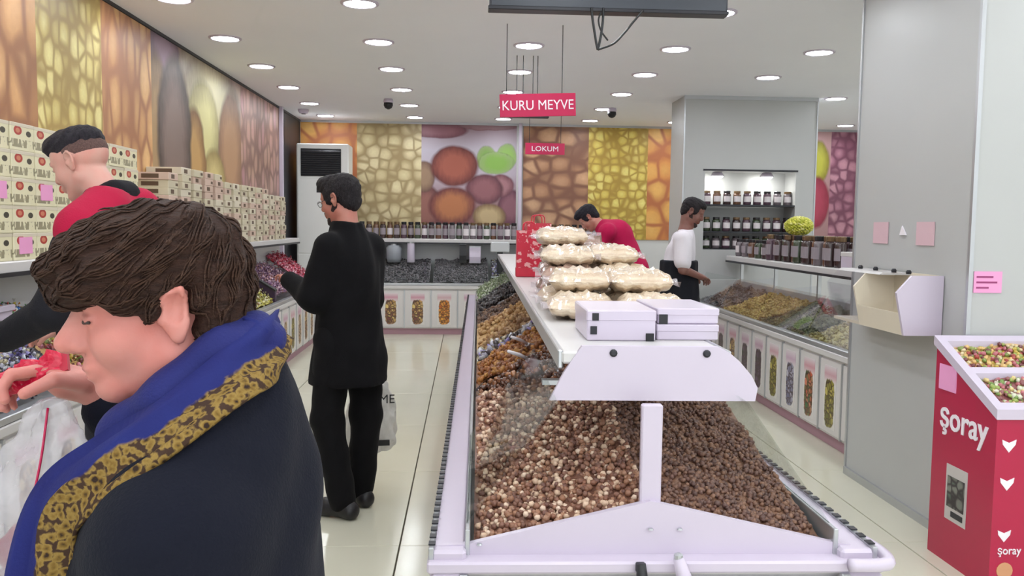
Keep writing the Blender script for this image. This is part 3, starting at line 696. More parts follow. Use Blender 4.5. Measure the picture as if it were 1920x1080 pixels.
for (y0, y1, z, lab) in ((4.63, 4.80, 1.42, 'faint pink note on pillar above bin, farther from camera'), (4.16, 4.33, 1.42, 'faint pink note on pillar above bin, nearer to camera')):
    o = MB().box(-.004, 0, 0, y1-y0, 0, .12).build('paper_note', PALENOTE, None, loc=(2.338, y0, z)); tag(o, lab, 'note', 'pillar notes')
t = tag(MB().prism([(0, 0), (.07, 0), (.045, .05)], 'x', -.006, 0).build('paper_triangle', WTXT, None, loc=(2.338, 4.43, 1.47)), 'tiny white triangle between the two faint pink notes', 'note')
t = thing('price_note', 'bright pink price note on the white front of the big pillar', 'note', (2.36, 3.849, 1.21))
MB().box(0, .135, -.004, 0, 0, .10).build('paper', PINKNOTE, t)
for z, w_ in ((.07, .08), (.045, .1), (.02, .06)): MB().box(.012, .012+w_, -.0052, -.004, z, z+.008).build('print_line', mat('plum ink', (150, 60, 110), .6), t)

# ------------------------------------------------------------------ red sweets bin
REDB = mat('crimson bin panel', (176, 20, 66), .3, var=.05)
bx0, bx1, by0, by1 = 0, .62, 0, .47
t = thing('sweets_bin', 'crimson sweets bin with white lettering in front of pillar', 'bin', (2.18, 3.34, 0))
zf, zb = .765, .995
MB().prism([(by0, .0), (by1, .0), (by1, zb), (by0, zf)], 'x', 0, .02).build('side_panel', REDB, t)
MB().prism([(by0, .0), (by1, .0), (by1, zb), (by0, zf)], 'x', .60, .62).build('side_panel', REDB, t)
MB().box(.02, .60, 0, .02, 0, zf).build('front_panel', REDB, t); MB().box(.02, .60, .45, .47, 0, zb).build('back_panel', REDB, t)
def slope(y): return zf+(zb-zf)*(y-by0)/(by1-by0)
for (a, b) in ((-.012, .03), (.215, .255), (.44, .482)):
    MB().prism([(a, slope(a)-.03), (b, slope(b)-.03), (b, slope(b)+.012), (a, slope(a)+.012)], 'x', -.01 if a < .2 or a > .3 else .03, .63 if a < .2 or a > .3 else .59).build('tray_rim', WHITE, t)
for (a, b) in ((-.01, .03), (.59, .63)):
    MB().prism([(.03, slope(.03)-.03), (.44, slope(.44)-.03), (.44, slope(.44)+.012), (.03, slope(.03)+.012)], 'x', a, b).build('tray_rim', WHITE, t)
MB().prism([(.02, slope(.02)-.06), (.45, slope(.45)-.06), (.45, slope(.45)-.05), (.02, slope(.02)-.05)], 'x', .02, .60).build('tray_floor', WHITE, t)
SCRIPT = text_part('lettering', '\u015foray', WTXT, t, (-.003, .235, .655), (PI/2, 0, -PI/2), .16, .36, bold=.002)
nt = MB().box(-.004, 0, .02, .155, 0, .115).build('price_note', PINKNOTE, t, loc=(0, .28, .775))
pic = MB().box(-.003, 0, -.08, .08, 0, .25).build('sticker', mat('pale sticker', (196, 190, 186), .5), t, loc=(0, .26, .2))
IMG = nut_print('sticker picture', [(60, 50, 50), (140, 140, 130), (90, 110, 96)], (40, 34, 38), 22, (1, 1, 1), .1)
MB().box(-.002, 0, -.065, .065, .06, .2).build('picture', IMG, pic, loc=(-.003, 0, 0))
MB().box(-.002, 0, -.06, .03, .02, .045).build('caption_bar', DARKM, pic, loc=(-.003, 0, 0))
# marks on its front face
for (x, z, s_) in ((.055, .62, .03), (.055, .46, .03), (.055, .24, .028)):
    MB().prism([(-s_, s_*.8), (-s_*.9, s_*.1), (0, -s_), (s_*.9, s_*.1), (s_, s_*.8), (0, s_*.35)], 'y', -.003, 0).build('leaf_mark', WTXT, t, loc=(x, 0, z))
text_part('lettering', '\u015foray', WTXT, t, (.08, -.002, .175), (PI/2, 0, 0), .05, .1)
MB().lathe([(.035, 0), (.035, .003)], 0, 0, 16).build('round_badge', mat('tan badge', (206, 150, 110), .5), t, loc=(.065, 0, .09)).rotation_euler = (PI/2, 0, 0)
text_part('lettering', '\u015foray', WTXT, t, (.34, -.002, .50), (PI/2, 0, 0), .16, .36, bold=.002)
heap('jelly_sweets', 'colourful jelly sweets in the rear tray of crimson bin', 'sweets', MULTI2, .03, .59, .255, .44, lambda a, b: slope(b)-.012+.018*np.sin(a*5), (.014, .011, .010), loc=(2.18, 3.34, 0), lump=.006)
heap('jelly_sweets', 'green and pale sweets in the front tray of crimson bin', 'sweets', island_mat('green pale sweets', [(160, 180, 90), (226, 226, 200), (196, 110, 120), (120, 150, 70), (230, 206, 140), (150, 90, 90)], .3, coat=.4), .03, .59, .03, .215, lambda a, b: slope(b)-.012+.012*np.sin(a*5), (.014, .011, .010), loc=(2.18, 3.34, 0), lump=.006)

# ------------------------------------------------------------------ air conditioner
ACW = mat('off white appliance', (226, 226, 222), .4, var=.02)
t = thing('air_conditioner', 'tall white floor air conditioner with black louvres in back corner', 'air conditioner', (-1.955, 11.75, 0))
MB().box(-.35, .35, 0, .42, 0, 2.56, .015).build('body', ACW, t)
g = MB().box(-.29, .25, -.01, .01, 2.12, 2.49, .004).build('grille', BLACK, t)
for i in range(12): 
    s_ = MB().prism([(-.024, .0), (-.010, .014), (-.008, .012), (-.021, -.003)], 'x', -.285, .245).build('louvre', DARKM, g, loc=(0, 0, 2.135+.029*i))
MB().box(-.33, .33, -.006, .004, 1.08, 2.08, .003).build('front_panel', ACW, t); MB().box(-.33, .33, -.006, .004, .1, 1.06, .003).build('front_panel', ACW, t)
MB().box(-.08, .08, -.01, -.004, 1.9, 1.97, .002).build('control_panel', DARKM, t)
# ------------------------------------------------------------------ jars
JAR = island_mat('dark jar contents', [(60, 42, 44)], .25, coat=.5)
JARM = [mat('dark brown jar', (58, 40, 40), .2, coat=.5), mat('plum jar', (84, 60, 72), .2, coat=.5), mat('grey jar', (110, 100, 104), .2, coat=.5), mat('amber jar', (104, 70, 50), .2, coat=.5), mat('green jar', (60, 70, 50), .2, coat=.5)]
LIDM = [mat('black lid', (30, 28, 32), .35), mat('brass lid', (120, 96, 70), .35, metal=.5)]
LABM = mat('white jar label', (222, 214, 216), .5); LAB2 = mat('grey jar label', (150, 140, 146), .5)
def jar(label, group, body, lid, lab, r, h):
    t = thing('jar', label, 'jar', (0, 0, 0), 0, group)
    MB().lathe([(r*.9, 0), (r, h*.06), (r, h*.74), (r*.8, h*.84)], seg=12).build('glass_body', body, t, True)
    MB().lathe([(r*.84, h*.84), (r*.86, h*.98), (r*.8, h)], seg=12).build('lid', lid, t)
    vs = []; fs = []; n = 7
    for q in range(n):
        a = -PI/2-1.1+2.2*q/(n-1)
        for z in (h*.22, h*.62): vs.append((r*1.02*math.cos(a), r*1.02*math.sin(a), z))
    for q in range(n-1): fs.append((2*q, 2*q+2, 2*q+3, 2*q+1))
    MB().add(vs, fs).build('paper_label', lab, t)
    return t
def jar_row(label, group, pts, r, h, labs, rz=0.0, seed=1):
    rr = random.Random(seed); protos = {}; base = label
    for n_, p in enumerate(pts):
        label = base % ORD[n_+1]
        key = (rr.randrange(len(JARM)), rr.randrange(2), rr.randrange(len(labs)))
        if key not in protos:
            protos[key] = jar(label, group, JARM[key[0]], LIDM[key[1]], labs[key[2]], r, h); o = protos[key]
            o.location = p; o.rotation_euler = (0, 0, rz)
        else: dup(protos[key], p, rz, label)
jar_row('dark jar, %s from left, on back shelf left of white post', 'jars on the back wall shelf', [(-1.48+.098*i, 12.2+.012*((i*7) % 5), 1.285) for i in range(23)], .043, .235, [LAB2, LAB2, LABM])
jar_row('dark jar, %s from left, on back shelf right of white post', 'jars on the right part of the back shelf', [(.86+.098*i, 12.2+.012*((i*7) % 5), 1.285) for i in range(15)], .043, .225, [LAB2], seed=3)
jar_row('white labelled jar, %s from left on the top niche shelf', 'jars on the top niche shelf', [(2.71+.116*i, 9.58, 1.755) for i in range(9)], .045, .155, [LABM], seed=4)
jar_row('white labelled jar, %s from left on the middle niche shelf', 'jars on the middle niche shelf', [(2.71+.116*i, 9.58, 1.455) for i in range(9)], .045, .16, [LABM], seed=5)
jar_row('white labelled jar, %s from left on the bottom niche shelf', 'jars on the bottom niche shelf', [(2.71+.116*i, 9.58, 1.262) for i in range(9)], .045, .14, [LABM], seed=6)
jar_row('small jar, %s from the column on right counter shelf', 'jars on the far end of right shelf', [(3.0+.03*(i % 2), 9.25-.105*i, 1.185) for i in range(9)], .043, .19, [LAB2, LABM], -PI/2, 7)
jar_row('tall dark jar, %s from far end in front row on right shelf', 'tall jars on the near end of right shelf', [(2.98+.03*(i % 2), 8.22-.115*i, 1.185) for i in range(14)], .05, .25, [LAB2], -PI/2, 8)
jar_row('tall dark jar, %s from far end in rear row on right shelf', 'tall jars in the rear row of right shelf', [(3.12, 8.2-.115*i, 1.185) for i in range(14)], .05, .25, [LAB2], -PI/2, 9)
# yellow pompon pack on the jars
YP = island_mat('lemon yellow pieces', [(206, 206, 70), (226, 222, 100), (180, 184, 50), (236, 232, 140)], .5)
t = thing('yellow_pack', 'lemon yellow rounded pack on top of the dark jars', 'pack', (3.05, 7.72, 1.432))
b = MB(); b.add([(p[0]*.115, p[1]*.115, .085+p[2]*.085) for p in ICO_V.tolist()], ICO_F.tolist()); b.build('filling', YP, t, True)
b = MB(); rr = random.Random(9)
for i in range(320):
    z = 1-2*(i+.5)/320; a = i*2.39996; q = math.sqrt(max(0, 1-z*z)); c = (.118*q*math.cos(a), .118*q*math.sin(a), .088+.082*z); s_ = rr.uniform(.012, .02)
    b.add([(c[0]+p[0]*s_, c[1]+p[1]*s_*.7, max(0.0, c[2]+p[2]*s_*.7)) for p in ICO_V.tolist()], ICO_F.tolist())
o = b.build('pieces', YP, t, True); o['kind'] = 'stuff'
t = thing('carton', 'small white carton at near end of right counter shelf', 'box', (3.05, 6.42, 1.185))
MB().box(-.12, .12, -.12, .12, 0, .13, .004).build('body', WHITE, t); MB().box(-.123, .123, -.123, .123, .10, .135, .004).build('lid', SHELFW, t)
# things in the back counter
t = thing('dispenser', 'white upright scoop holder standing in back counter', 'holder', (-.78, 12.05, .95))
MB().lathe([(.05, 0), (.055, .02), (.05, .28), (.045, .29)]).build('tube', WHITE, t, True); MB().lathe([(.052, .27), (.054, .29)]).build('rim', ALU, t)
t = thing('dispenser', 'grey rounded scoop bin standing in back counter', 'holder', (-1.02, 12.1, .95))
MB().lathe([(.09, 0), (.11, .06), (.11, .2), (.08, .24)]).build('drum', mat('grey plastic', (150, 154, 160), .4), t, True); MB().lathe([(.05, .24), (.05, .26)]).build('cap', ALU, t)
t = thing('scale', 'dark standing scale display on right part of back counter', 'scale', (.46, 11.72, .70))
MB().box(-.11, .11, -.1, .1, .03, .07, .008).build('base', BLACK, t); MB().box(-.04, .04, .03, .07, .07, .42, .005).build('column', BLACK, t)
MB().box(-.13, .13, .0, .05, .42, .56, .01).build('display', mat('pale display', (196, 198, 200), .3), t); MB().box(-.12, .12, -.11, .11, .07, .085, .004).build('pan', ALU, t); MB().box(-.1, .1, -.09, .09, 0, .03).build('foot', DARKM, t)
for (x, w_, h, lab) in ((-.05, .10, .26, 'black pack standing in middle of back counter'), (.12, .16, .22, 'white pack standing in middle of back counter'), (-1.25, .22, .2, 'pink lilac pack in back counter behind the tall man')):
    t = thing('snack_pack', lab, 'pack', (x, 12.08, .95))
    m = BLACK if 'black' in lab else (WHITE if 'white' in lab else PALENOTE)
    MB().prism([(-.04, 0), (.04, 0), (.045, h*.4), (.012, h), (-.012, h), (-.045, h*.4)], 'x', -w_/2, w_/2).build('pouch', m, t); MB().box(-w_/2, w_/2, -.006, .006, h-.004, h+.02).build('seal', ALU, t)

# ------------------------------------------------------------------ cartons on the left wall shelf
CARD = [mat('cream carton', (206, 196, 170), .5, var=.08), mat('ivory carton', (214, 204, 182), .5, var=.08), mat('pinkish cream carton', (206, 180, 164), .5, var=.08)]
BAND = mat('brown carton print', (96, 76, 60), .5)
cb = []
for m in CARD:
    cb.append((MB().box(-.13, .13, -.105, .105, 0, .0535, .003).mesh('carton', m)))
pr1 = MB().box(.13, .1315, -.05, .02, .012, .042).mesh('print_mark', BAND); pr2 = MB().box(.13, .1315, .045, .09, .016, .036).mesh('print_mark', BAND)
pr3 = MB().box(-.06, .06, -.1065, -.105, .012, .042).mesh('print_mark', BAND)
nst = 14; rr = random.Random(5)
hs = [10, 11, 11, 11, 11, 10, 10, 10, 10, 10, 10, 9, 9, 9]
for i in range(nst):
    y = 6.30+.285*i
    for j in range(hs[i]):
        o = obj('carton', cb[rr.randrange(3)], None, (-2.24+rr.uniform(-.006, .006), y+rr.uniform(-.008, .008), 1.30+.054*j), rr.uniform(-.03, .03))
        tag(o, 'flat cream carton, %s from bottom of %s stack along the left shelf' % (ORD[j+1], ORD[i+1]), 'box', 'stacked flat cartons')
        for pm_ in ((pr1, pr3) if (i+j) % 2 else (pr2, pr3)): obj('print_mark', pm_, o)
# printed boxes in rows behind the staff member
k = NT('pale printed box'); v = k.coord('Generated'); sp = k.n('ShaderNodeSeparateXYZ'); k.t.links.new(v, sp.inputs[0])
yy, zz = sp.outputs[1], sp.outputs[2]
c = k.mix(k.noise(k.coord('Object'), 12, 2), lin((222, 214, 176)), lin((232, 226, 196)))
def dsk(u0, v0, r):
    a = k.math('SUBTRACT', yy, u0); b = k.math('SUBTRACT', zz, v0)
    return k.math('LESS_THAN', k.math('ADD', k.math('MULTIPLY', a, a), k.math('MULTIPLY', b, b)), r*r)
c = k.mix(dsk(.3, .74, .17), c, lin((176, 60, 50))); c = k.mix(dsk(.3, .74, .09), c, lin((206, 130, 100)))
c = k.mix(dsk(.76, .66, .11), c, lin((66, 62, 50)))
wv = k.math('GREATER_THAN', k.noise(k.coord('Object', (1, 30, 12)), 1.6, 2), .52)
band = k.math('MULTIPLY', k.math('GREATER_THAN', zz, .12), k.math('LESS_THAN', zz, .42))
c = k.mix(k.math('MULTIPLY', k.math('MULTIPLY', wv, band), .75), c, lin((110, 100, 70)))
k.base(c); k.p.inputs['Roughness'].default_value = .4; PBOX = k.m
pb = MB().box(-.12, .12, -.108, .108, 0, .128, .003).mesh('printed_box', PBOX)
lidm = MB().box(-.121, .121, -.109, .109, .112, .13, .002).mesh('flap', CARD[1])
for j in range(5):
    for i in range(11):
        y = 3.36+.222*i
        o = obj('printed_box', pb, None, (-2.25+rr.uniform(-.004, .004), y, 1.30+.1305*j)); tag(o, 'pale printed box, %s row up and %s column along left shelf' % (ORD[j+1], ORD[i+1]), 'box', 'printed boxes on the left shelf')
        obj('flap', lidm, o)
        if (i, j) in ((3, 2), (5, 2), (4, 0), (7, 1)): 
            q = MB().box(.12, .123, -.06, .06, .03, .11).build('price_tag', PINKNOTE, o)

# ------------------------------------------------------------------ goods on the island shelf
t = thing('white_carton', 'white carton at left of island shelf end', 'box', (.475, 2.72, 1.1505), IRZ)
MB().box(-.105, .105, -.16, .16, 0, .092, .004).build('body', WHITE, t); MB().box(-.107, .107, -.162, .162, .06, .094, .004).build('lid', WHITE, t)
MB().box(-.09, -.07, -.164, -.162, .062, .085).build('printed_mark', BLACK, t); MB().box(-.095, -.075, -.164, -.162, .02, .045).build('printed_mark', DARKM, t); MB().box(.075, .1, -.164, -.162, .0, .024).build('printed_mark', BLACK, t)
for (z, lab, top) in ((1.1505, 'lower of two white cartons at right of island shelf end', 0), (1.2, 'upper of two white cartons at right of island shelf end', 1)):
    t = thing('white_carton', lab, 'box', (.685, 2.74+.01*top, z), IRZ+.02*top)
    MB().box(-.095, .095, -.16, .16, 0, .048, .004).build('body', WHITE, t); MB().box(-.097, .097, -.162, .162, .026, .049, .003).build('lid', WHITE, t)
    if top: MB().box(-.092, -.065, -.164, -.162, .0, .03).build('printed_mark', BLACK, t)
k = NT('cream snack sticks')
v = k.coord('Object', (1, 1, 1)); n1 = k.voro(k.coord('Object', (6, 40, 40)), 1.3, 'F1'); n2 = k.noise(v, 9, 3)
k.base(k.mix(n1, k.mix(n2, lin((242, 230, 206)), lin((226, 206, 176))), lin((196, 166, 136))))
k.p.inputs['Roughness'].default_value = .3; k.p.inputs['Coat Weight'].default_value = .6; k.p.inputs['Coat Roughness'].default_value = .08
k.bump(k.noise(v, 34, 5), .9, .016); CRISP = k.m
k = NT('brown snack film'); v = k.coord('Object'); k.base(k.mix(k.noise(v, 26, 4), lin((206, 176, 160)), lin((120, 86, 76))))
k.p.inputs['Roughness'].default_value = .2; k.p.inputs['Coat Weight'].default_value = .6; k.bump(k.noise(v, 30, 4), .7, .015); CRISP2 = k.m
CLEARF = film_mat('clear bag film', (232, 220, 226), .3)
def pillow(lx, ly, h, seed, nx=18, ny=12):
    r2 = random.Random(seed); ph = [r2.uniform(0, 6) for _ in range(6)]; b = MB(); vs = []
    for top in (1, 0):
        for i in range(nx+1):
            for j in range(ny+1):
                u, w_ = -1+2*i/nx, -1+2*j/ny
                a = max(0, (1-abs(u)**3.2))*max(0, (1-abs(w_)**2.6))
                cr = .006*math.sin(9*u+ph[0]+3*w_)+.005*math.sin(14*w_+ph[1]-5*u)+.004*math.sin(23*u+ph[2])
                z = h*.5+(h*.5*a**.45+cr*a**.3*(1 if a > 0 else 0))*(1 if top else -1)
                vs.append((u*lx/2*(1-.06*abs(w_)**3), w_*ly/2*(1-.05*abs(u)**3)+.004*math.sin(12*u+ph[3]), max(.0, z)))
    n = (nx+1)*(ny+1); fs = []
    for i in range(nx):
        for j in range(ny):
            a = i*(ny+1)+j; fs.append((a, a+ny+1, a+ny+2, a+1)); fs.append((n+a, n+a+1, n+a+ny+2, n+a+ny+1))
    for i in range(nx):
        a = i*(ny+1); fs.append((a, n+a, n+a+ny+1, a+ny+1)); a = i*(ny+1)+ny; fs.append((a, a+ny+1, n+a+ny+1, n+a))
    for j in range(ny):
        fs.append((j, j+1, n+j+1, n+j)); a = nx*(ny+1)+j; fs.append((a, n+a, n+a+1, a+1))
    return b.add(vs, fs)
BAGS = [(.40, 3.22, 0, 0, 'front left of pile, lowest layer'), (.665, 3.20, 0, 0, 'front right of pile, lowest layer'), (.40, 3.58, 0, 0, 'second from front, lowest left layer'), (.66, 3.56, 0, 0, 'second from front, lowest right layer'),
        (.44, 3.95, 0, 1, 'third from front, lowest left layer'), (.68, 3.95, 0, 0, 'third from front, lowest right layer'), (.45, 4.35, 0, 1, 'fourth from front, lowest left layer'), (.69, 4.35, 0, 0, 'fourth from front, lowest right layer'),
        (.43, 3.48, 1, 0, 'front left of second layer'), (.665, 3.46, 1, 0, 'front right of second layer'), (.43, 3.86, 1, 1, 'second from front, left of second layer'), (.68, 3.88, 1, 0, 'second from front, right of second layer'),
        (.45, 4.28, 1, 1, 'rear left of second layer'), (.69, 4.28, 1, 0, 'rear right of second layer'),
        (.43, 3.92, 2, 0, 'front left of third layer'), (.655, 4.05, 2, 0, 'front right of third layer'), (.46, 4.32, 2, 1, 'rear left of third layer'), (.64, 4.42, 2, 1, 'rear right of third layer'),
        (.44, 4.3, 3, 0, 'single bag on the very top')]
for i, (x, y, lay, kind, lab) in enumerate(BAGS):
    hgt = .09
    t = thing('snack_bag', '%s snack bag on island shelf, %s' % ('brown' if kind else 'cream', lab), 'snack bag', (x+.035, y, 1.152+lay*.082), IRZ+random.uniform(-.12, .12), 'piled snack bags')
    pillow(.255, .34, hgt, i).build('pouch', CRISP2 if kind else CRISP, t, True)
    for s_ in (-1, 1):
        b = MB(); pts = [(s_*(.118+.001*q), -.15+.03*q, hgt*.5+.008*math.sin(q*1.7+i)) for q in range(11)]
        vs = [(p[0], p[1], p[2]) for p in pts]+[(p[0]+s_*.03, p[1], p[2]+.012*math.sin(p[1]*40+i)) for p in pts]
        b.add(vs, [(q, q+1, 12+q, 11+q) for q in range(10)]).build('film_edge', CLEARF, t, True)
# crinkly brown packs standing along the left of the pile
for i, y in enumerate((4.75, 5.1, 5.45)):
    t = thing('snack_bag', 'upright %s crinkly bag %s' % ('brown and cream', ['behind the snack bag pile', 'between pile and red gift bags', 'just before the red gift bags'][i]), 'snack bag', (.62, y, 1.152), IRZ, 'upright crinkly bags')
    me = pillow(.28, .30, .09, 40+i); me.v = [(p[0], p[2]-.045, p[1]+.15) for p in me.v]; me.build('pouch', CRISP2, t, True)
    MB().box(-.13, .13, -.004, .004, .29, .31).build('seal', CLEARF, t)
# red gift bags
REDG = mat('red gift paper', (206, 40, 66), .3, var=.12, vs=20)
k = NT('red glitter print'); v = k.coord('Object'); k.base(k.mix(k.math('GREATER_THAN', k.noise(v, 24, 3), .56), lin((206, 40, 66)), lin((236, 170, 170)))); k.p.inputs['Roughness'].default_value = .3; REDG2 = k.m
for i, (x, y, h) in enumerate(((.42, 5.75, .31), (.50, 6.0, .36))):
    t = thing('gift_bag', ['front red patterned gift bag on island shelf', 'taller red gift bag behind the front one'][i], 'gift bag', (x, y, 1.152), IRZ+.1*i, 'red gift bags')
    MB().prism([(-.05, 0), (.05, 0), (.06, h), (-.06, h)], 'x', -.085, .085).build('bag', REDG2, t); MB().box(-.088, .088, -.056, .056, 0, .06, .003).build('bottom_band', REDG, t)
    for s_ in (-1, 1): MB().tube(curve_pts([(-.04, s_*.055, h-.01), (-.03, s_*.055, h+.05), (.03, s_*.055, h+.05), (.04, s_*.055, h-.01)], 4), .004, 6).build('handle', REDG, t, True)
# ------------------------------------------------------------------ bodies grown as one continuous surface from a distance field
def axis(lo, hi, c, fine=()):
    out = [lo]; t = lo
    while t < hi:
        st = c
        for (a, b, s) in fine:
            if a <= t <= b: st = min(st, s)
        t += st; out.append(t)
    return np.array(out, 'f4')
def smin(a, b, k):
    if k <= 0: return np.minimum(a, b)
    h = np.clip(k-np.abs(a-b), 0, None)/k
    return np.minimum(a, b)-h*h*k*.25
class Field:
    def __init__(s, xs, ys, zs): s.a = (xs, ys, zs); s.v = np.full((len(xs), len(ys), len(zs)), .5, 'f4')
    def apply(s, fn, lo, hi, k=.0, op='u'):
        sl = []; g = []
        for i in range(3):
            A = s.a[i]; i0 = max(0, np.searchsorted(A, lo[i])-1); i1 = min(len(A), np.searchsorted(A, hi[i])+1)
            if i1-i0 < 1: return
            sl.append(slice(i0, i1)); g.append(A[i0:i1])
        X = g[0][:, None, None]; Y = g[1][None, :, None]; Z = g[2][None, None, :]
        d = np.broadcast_to(fn(X, Y, Z), (len(g[0]), len(g[1]), len(g[2]))).astype('f4'); sl = tuple(sl); c = s.v[sl]
        if op == 'u': s.v[sl] = smin(c, d, k)
        elif op == 's': s.v[sl] = -smin(-c, d, k)
        elif op == 'i': s.v[sl] = -smin(-c, -d, k)
        elif op == 'add': s.v[sl] = c+d
    def cone(s, a, b, ra, rb, k=.02, op='u'):
        a = np.array(a, 'f4'); b = np.array(b, 'f4'); m = max(ra, rb)+k+.02; e = b-a; ee = float(e@e)+1e-9
        def fn(X, Y, Z):
            px, py, pz = X-a[0], Y-a[1], Z-a[2]
            h = np.clip((px*e[0]+py*e[1]+pz*e[2])/ee, 0, 1)
            return np.sqrt((px-e[0]*h)**2+(py-e[1]*h)**2+(pz-e[2]*h)**2)-(ra+(rb-ra)*h)
        s.apply(fn, np.minimum(a, b)-m, np.maximum(a, b)+m, k, op)
    def ell(s, c, r, k=.02, op='u', M=None):
        c = np.array(c, 'f4'); r = np.array(r, 'f4'); m = float(r.max())+k+.015
        def fn(X, Y, Z):
            q = [X-c[0], Y-c[1], Z-c[2]]
            if M is not None: q = [M[i][0]*q[0]+M[i][1]*q[1]+M[i][2]*q[2] for i in range(3)]
            k0 = np.sqrt((q[0]/r[0])**2+(q[1]/r[1])**2+(q[2]/r[2])**2); k1 = np.sqrt((q[0]/r[0]**2)**2+(q[1]/r[1]**2)**2+(q[2]/r[2]**2)**2)
            return k0*(k0-1)/np.maximum(k1, 1e-5)
        s.apply(fn, c-m, c+m, k, op)
    def loft(s, secs, k=.02, op='u', folds=0.0, fs=(3, 20), fr=None):
        """secs: (z, cx, cy, rx, ry) from low to high"""
        A = np.array(secs, 'f4'); 
        zz = np.linspace(A[0, 0], A[-1, 0], 60); P = [np.interp(zz, A[:, 0], A[:, i]) for i in range(1, 5)]
        ker = np.ones(7)/7; P = [np.convolve(np.pad(p, 3, mode='edge'), ker, 'valid') for p in P]
        m = k+.03
        def fn(X, Y, Z):
            z1 = np.clip(Z, A[0, 0], A[-1, 0]).ravel(); cx, cy, rx, ry = [np.interp(z1, zz, p).astype('f4')[None, None, :] for p in P]
            qx, qy = (X-cx)/rx, (Y-cy)/ry; rr = np.sqrt(qx*qx+qy*qy)
            d = (rr-1)*np.minimum(rx, ry)
            if folds:
                th = np.arctan2(qy, qx)
                d = d+folds*np.sin(th*fs[0]+Z*fs[1])*.6+folds*np.sin(th*(fs[0]*2+1)-Z*fs[1]*1.7+1.3)*.4
            return np.maximum(d, np.maximum(A[0, 0]-Z, Z-A[-1, 0]))
        lo = (float((A[:, 1]-A[:, 3]).min())-m, float((A[:, 2]-A[:, 4]).min())-m, float(A[0, 0])-m)
        hi = (float((A[:, 1]+A[:, 3]).max())+m, float((A[:, 2]+A[:, 4]).max())+m, float(A[-1, 0])+m)
        s.apply(fn, lo, hi, k, op)
    def mesh(s, name, m, noise=None):
        v = s.v; 
        if noise is not None: v = v+noise(s.a[0][:, None, None], s.a[1][None, :, None], s.a[2][None, None, :])
        ins = v < 0; nx, ny, nz = v.shape
        cnt = np.zeros((nx-1, ny-1, nz-1), 'u1')
        for dx in (0, 1):
            for dy in (0, 1):
                for dz in (0, 1): cnt += ins[dx:nx-1+dx, dy:ny-1+dy, dz:nz-1+dz]
        act = (cnt > 0) & (cnt < 8); idx = np.full(act.shape, -1, 'i4'); I, J, K = np.nonzero(act); n = len(I); idx[I, J, K] = np.arange(n)
        acc = np.zeros((n, 3)); num = np.zeros(n)
        xs, ys, zs = s.a
        for ax in range(3):
            for p in (0, 1):
                for q in (0, 1):
                    o = [0, 0, 0]; oth = [i for i in range(3) if i != ax]; o[oth[0]] = p; o[oth[1]] = q
                    a0 = (I+o[0], J+o[1], K+o[2]); o2 = list(o); o2[ax] = 1; a1 = (I+o2[0], J+o2[1], K+o2[2])
                    f0, f1 = v[a0], v[a1]; msk = (f0 < 0) != (f1 < 0)
                    t = np.where(msk, f0/np.where(np.abs(f0-f1) < 1e-9, 1, f0-f1), 0)
                    p0 = np.stack([xs[a0[0]], ys[a0[1]], zs[a0[2]]], -1); p1 = np.stack([xs[a1[0]], ys[a1[1]], zs[a1[2]]], -1)
                    acc += np.where(msk[:, None], p0+(p1-p0)*t[:, None], 0); num += msk
        V = acc/np.maximum(num, 1)[:, None]; Q = []
        for ax in range(3):
            sl0 = [slice(1, -1)]*3; sl1 = [slice(1, -1)]*3; sl0[ax] = slice(0, -1); sl1[ax] = slice(1, None)
            A, Bv = ins[tuple(sl0)], ins[tuple(sl1)]
            for flip, mk in ((False, A & ~Bv), (True, ~A & Bv)):
                e = list(np.nonzero(mk)); b_, c_ = [i for i in range(3) if i != ax]
                for w_ in (b_, c_): e[w_] = e[w_]+1
                def cell(db, dc):
                    g = [e[0].copy(), e[1].copy(), e[2].copy()]; g[b_] -= db; g[c_] -= dc; return idx[g[0], g[1], g[2]]
                q = np.stack([cell(1, 1), cell(0, 1), cell(0, 0), cell(1, 0)], -1)
                if (ax == 1) != flip: q = q[:, ::-1]
                Q.append(q)
        Q = np.concatenate(Q); Q = Q[(Q >= 0).all(1)]
        me = bpy.data.meshes.new(name); me.vertices.add(n); me.vertices.foreach_set('co', V.astype('f4').ravel())
        me.loops.add(len(Q)*4); me.loops.foreach_set('vertex_index', Q.astype('i4').ravel())
        me.polygons.add(len(Q)); me.polygons.foreach_set('loop_start', np.arange(0, len(Q)*4, 4, dtype='i4')); me.update(calc_edges=True)
        me.polygons.foreach_set('use_smooth', [True]*len(Q)); me.materials.append(m)
        return me
def rotm(yaw=0, pitch=0, roll=0):
    """columns: head forward, left, up in the body's frame; pitch > 0 looks down"""
    return np.array((Matrix.Rotation(yaw, 3, 'Z') @ Matrix.Rotation(pitch, 3, 'Y') @ Matrix.Rotation(roll, 3, 'X')))
class Fr:
    """a local frame: maps primitives of a head or hand into the body's field"""
    def __init__(s, F, o, M, k=1.0, mir=1): s.F, s.o, s.M, s.s, s.mir = F, np.array(o, float), np.array(M, float), k, mir
    def p(s, q): return s.o+s.M @ (np.array((q[0], q[1]*s.mir, q[2]), float)*s.s)
    def cone(s, a, b, ra, rb, k=.01, op='u'): s.F.cone(s.p(a), s.p(b), ra*s.s, rb*s.s, k*s.s, op)
    def ell(s, c, r, k=.01, op='u', R=None):
        M = s.M if R is None else s.M @ R
        s.F.ell(s.p(c), np.array(r)*s.s, k*s.s, op, M.T)
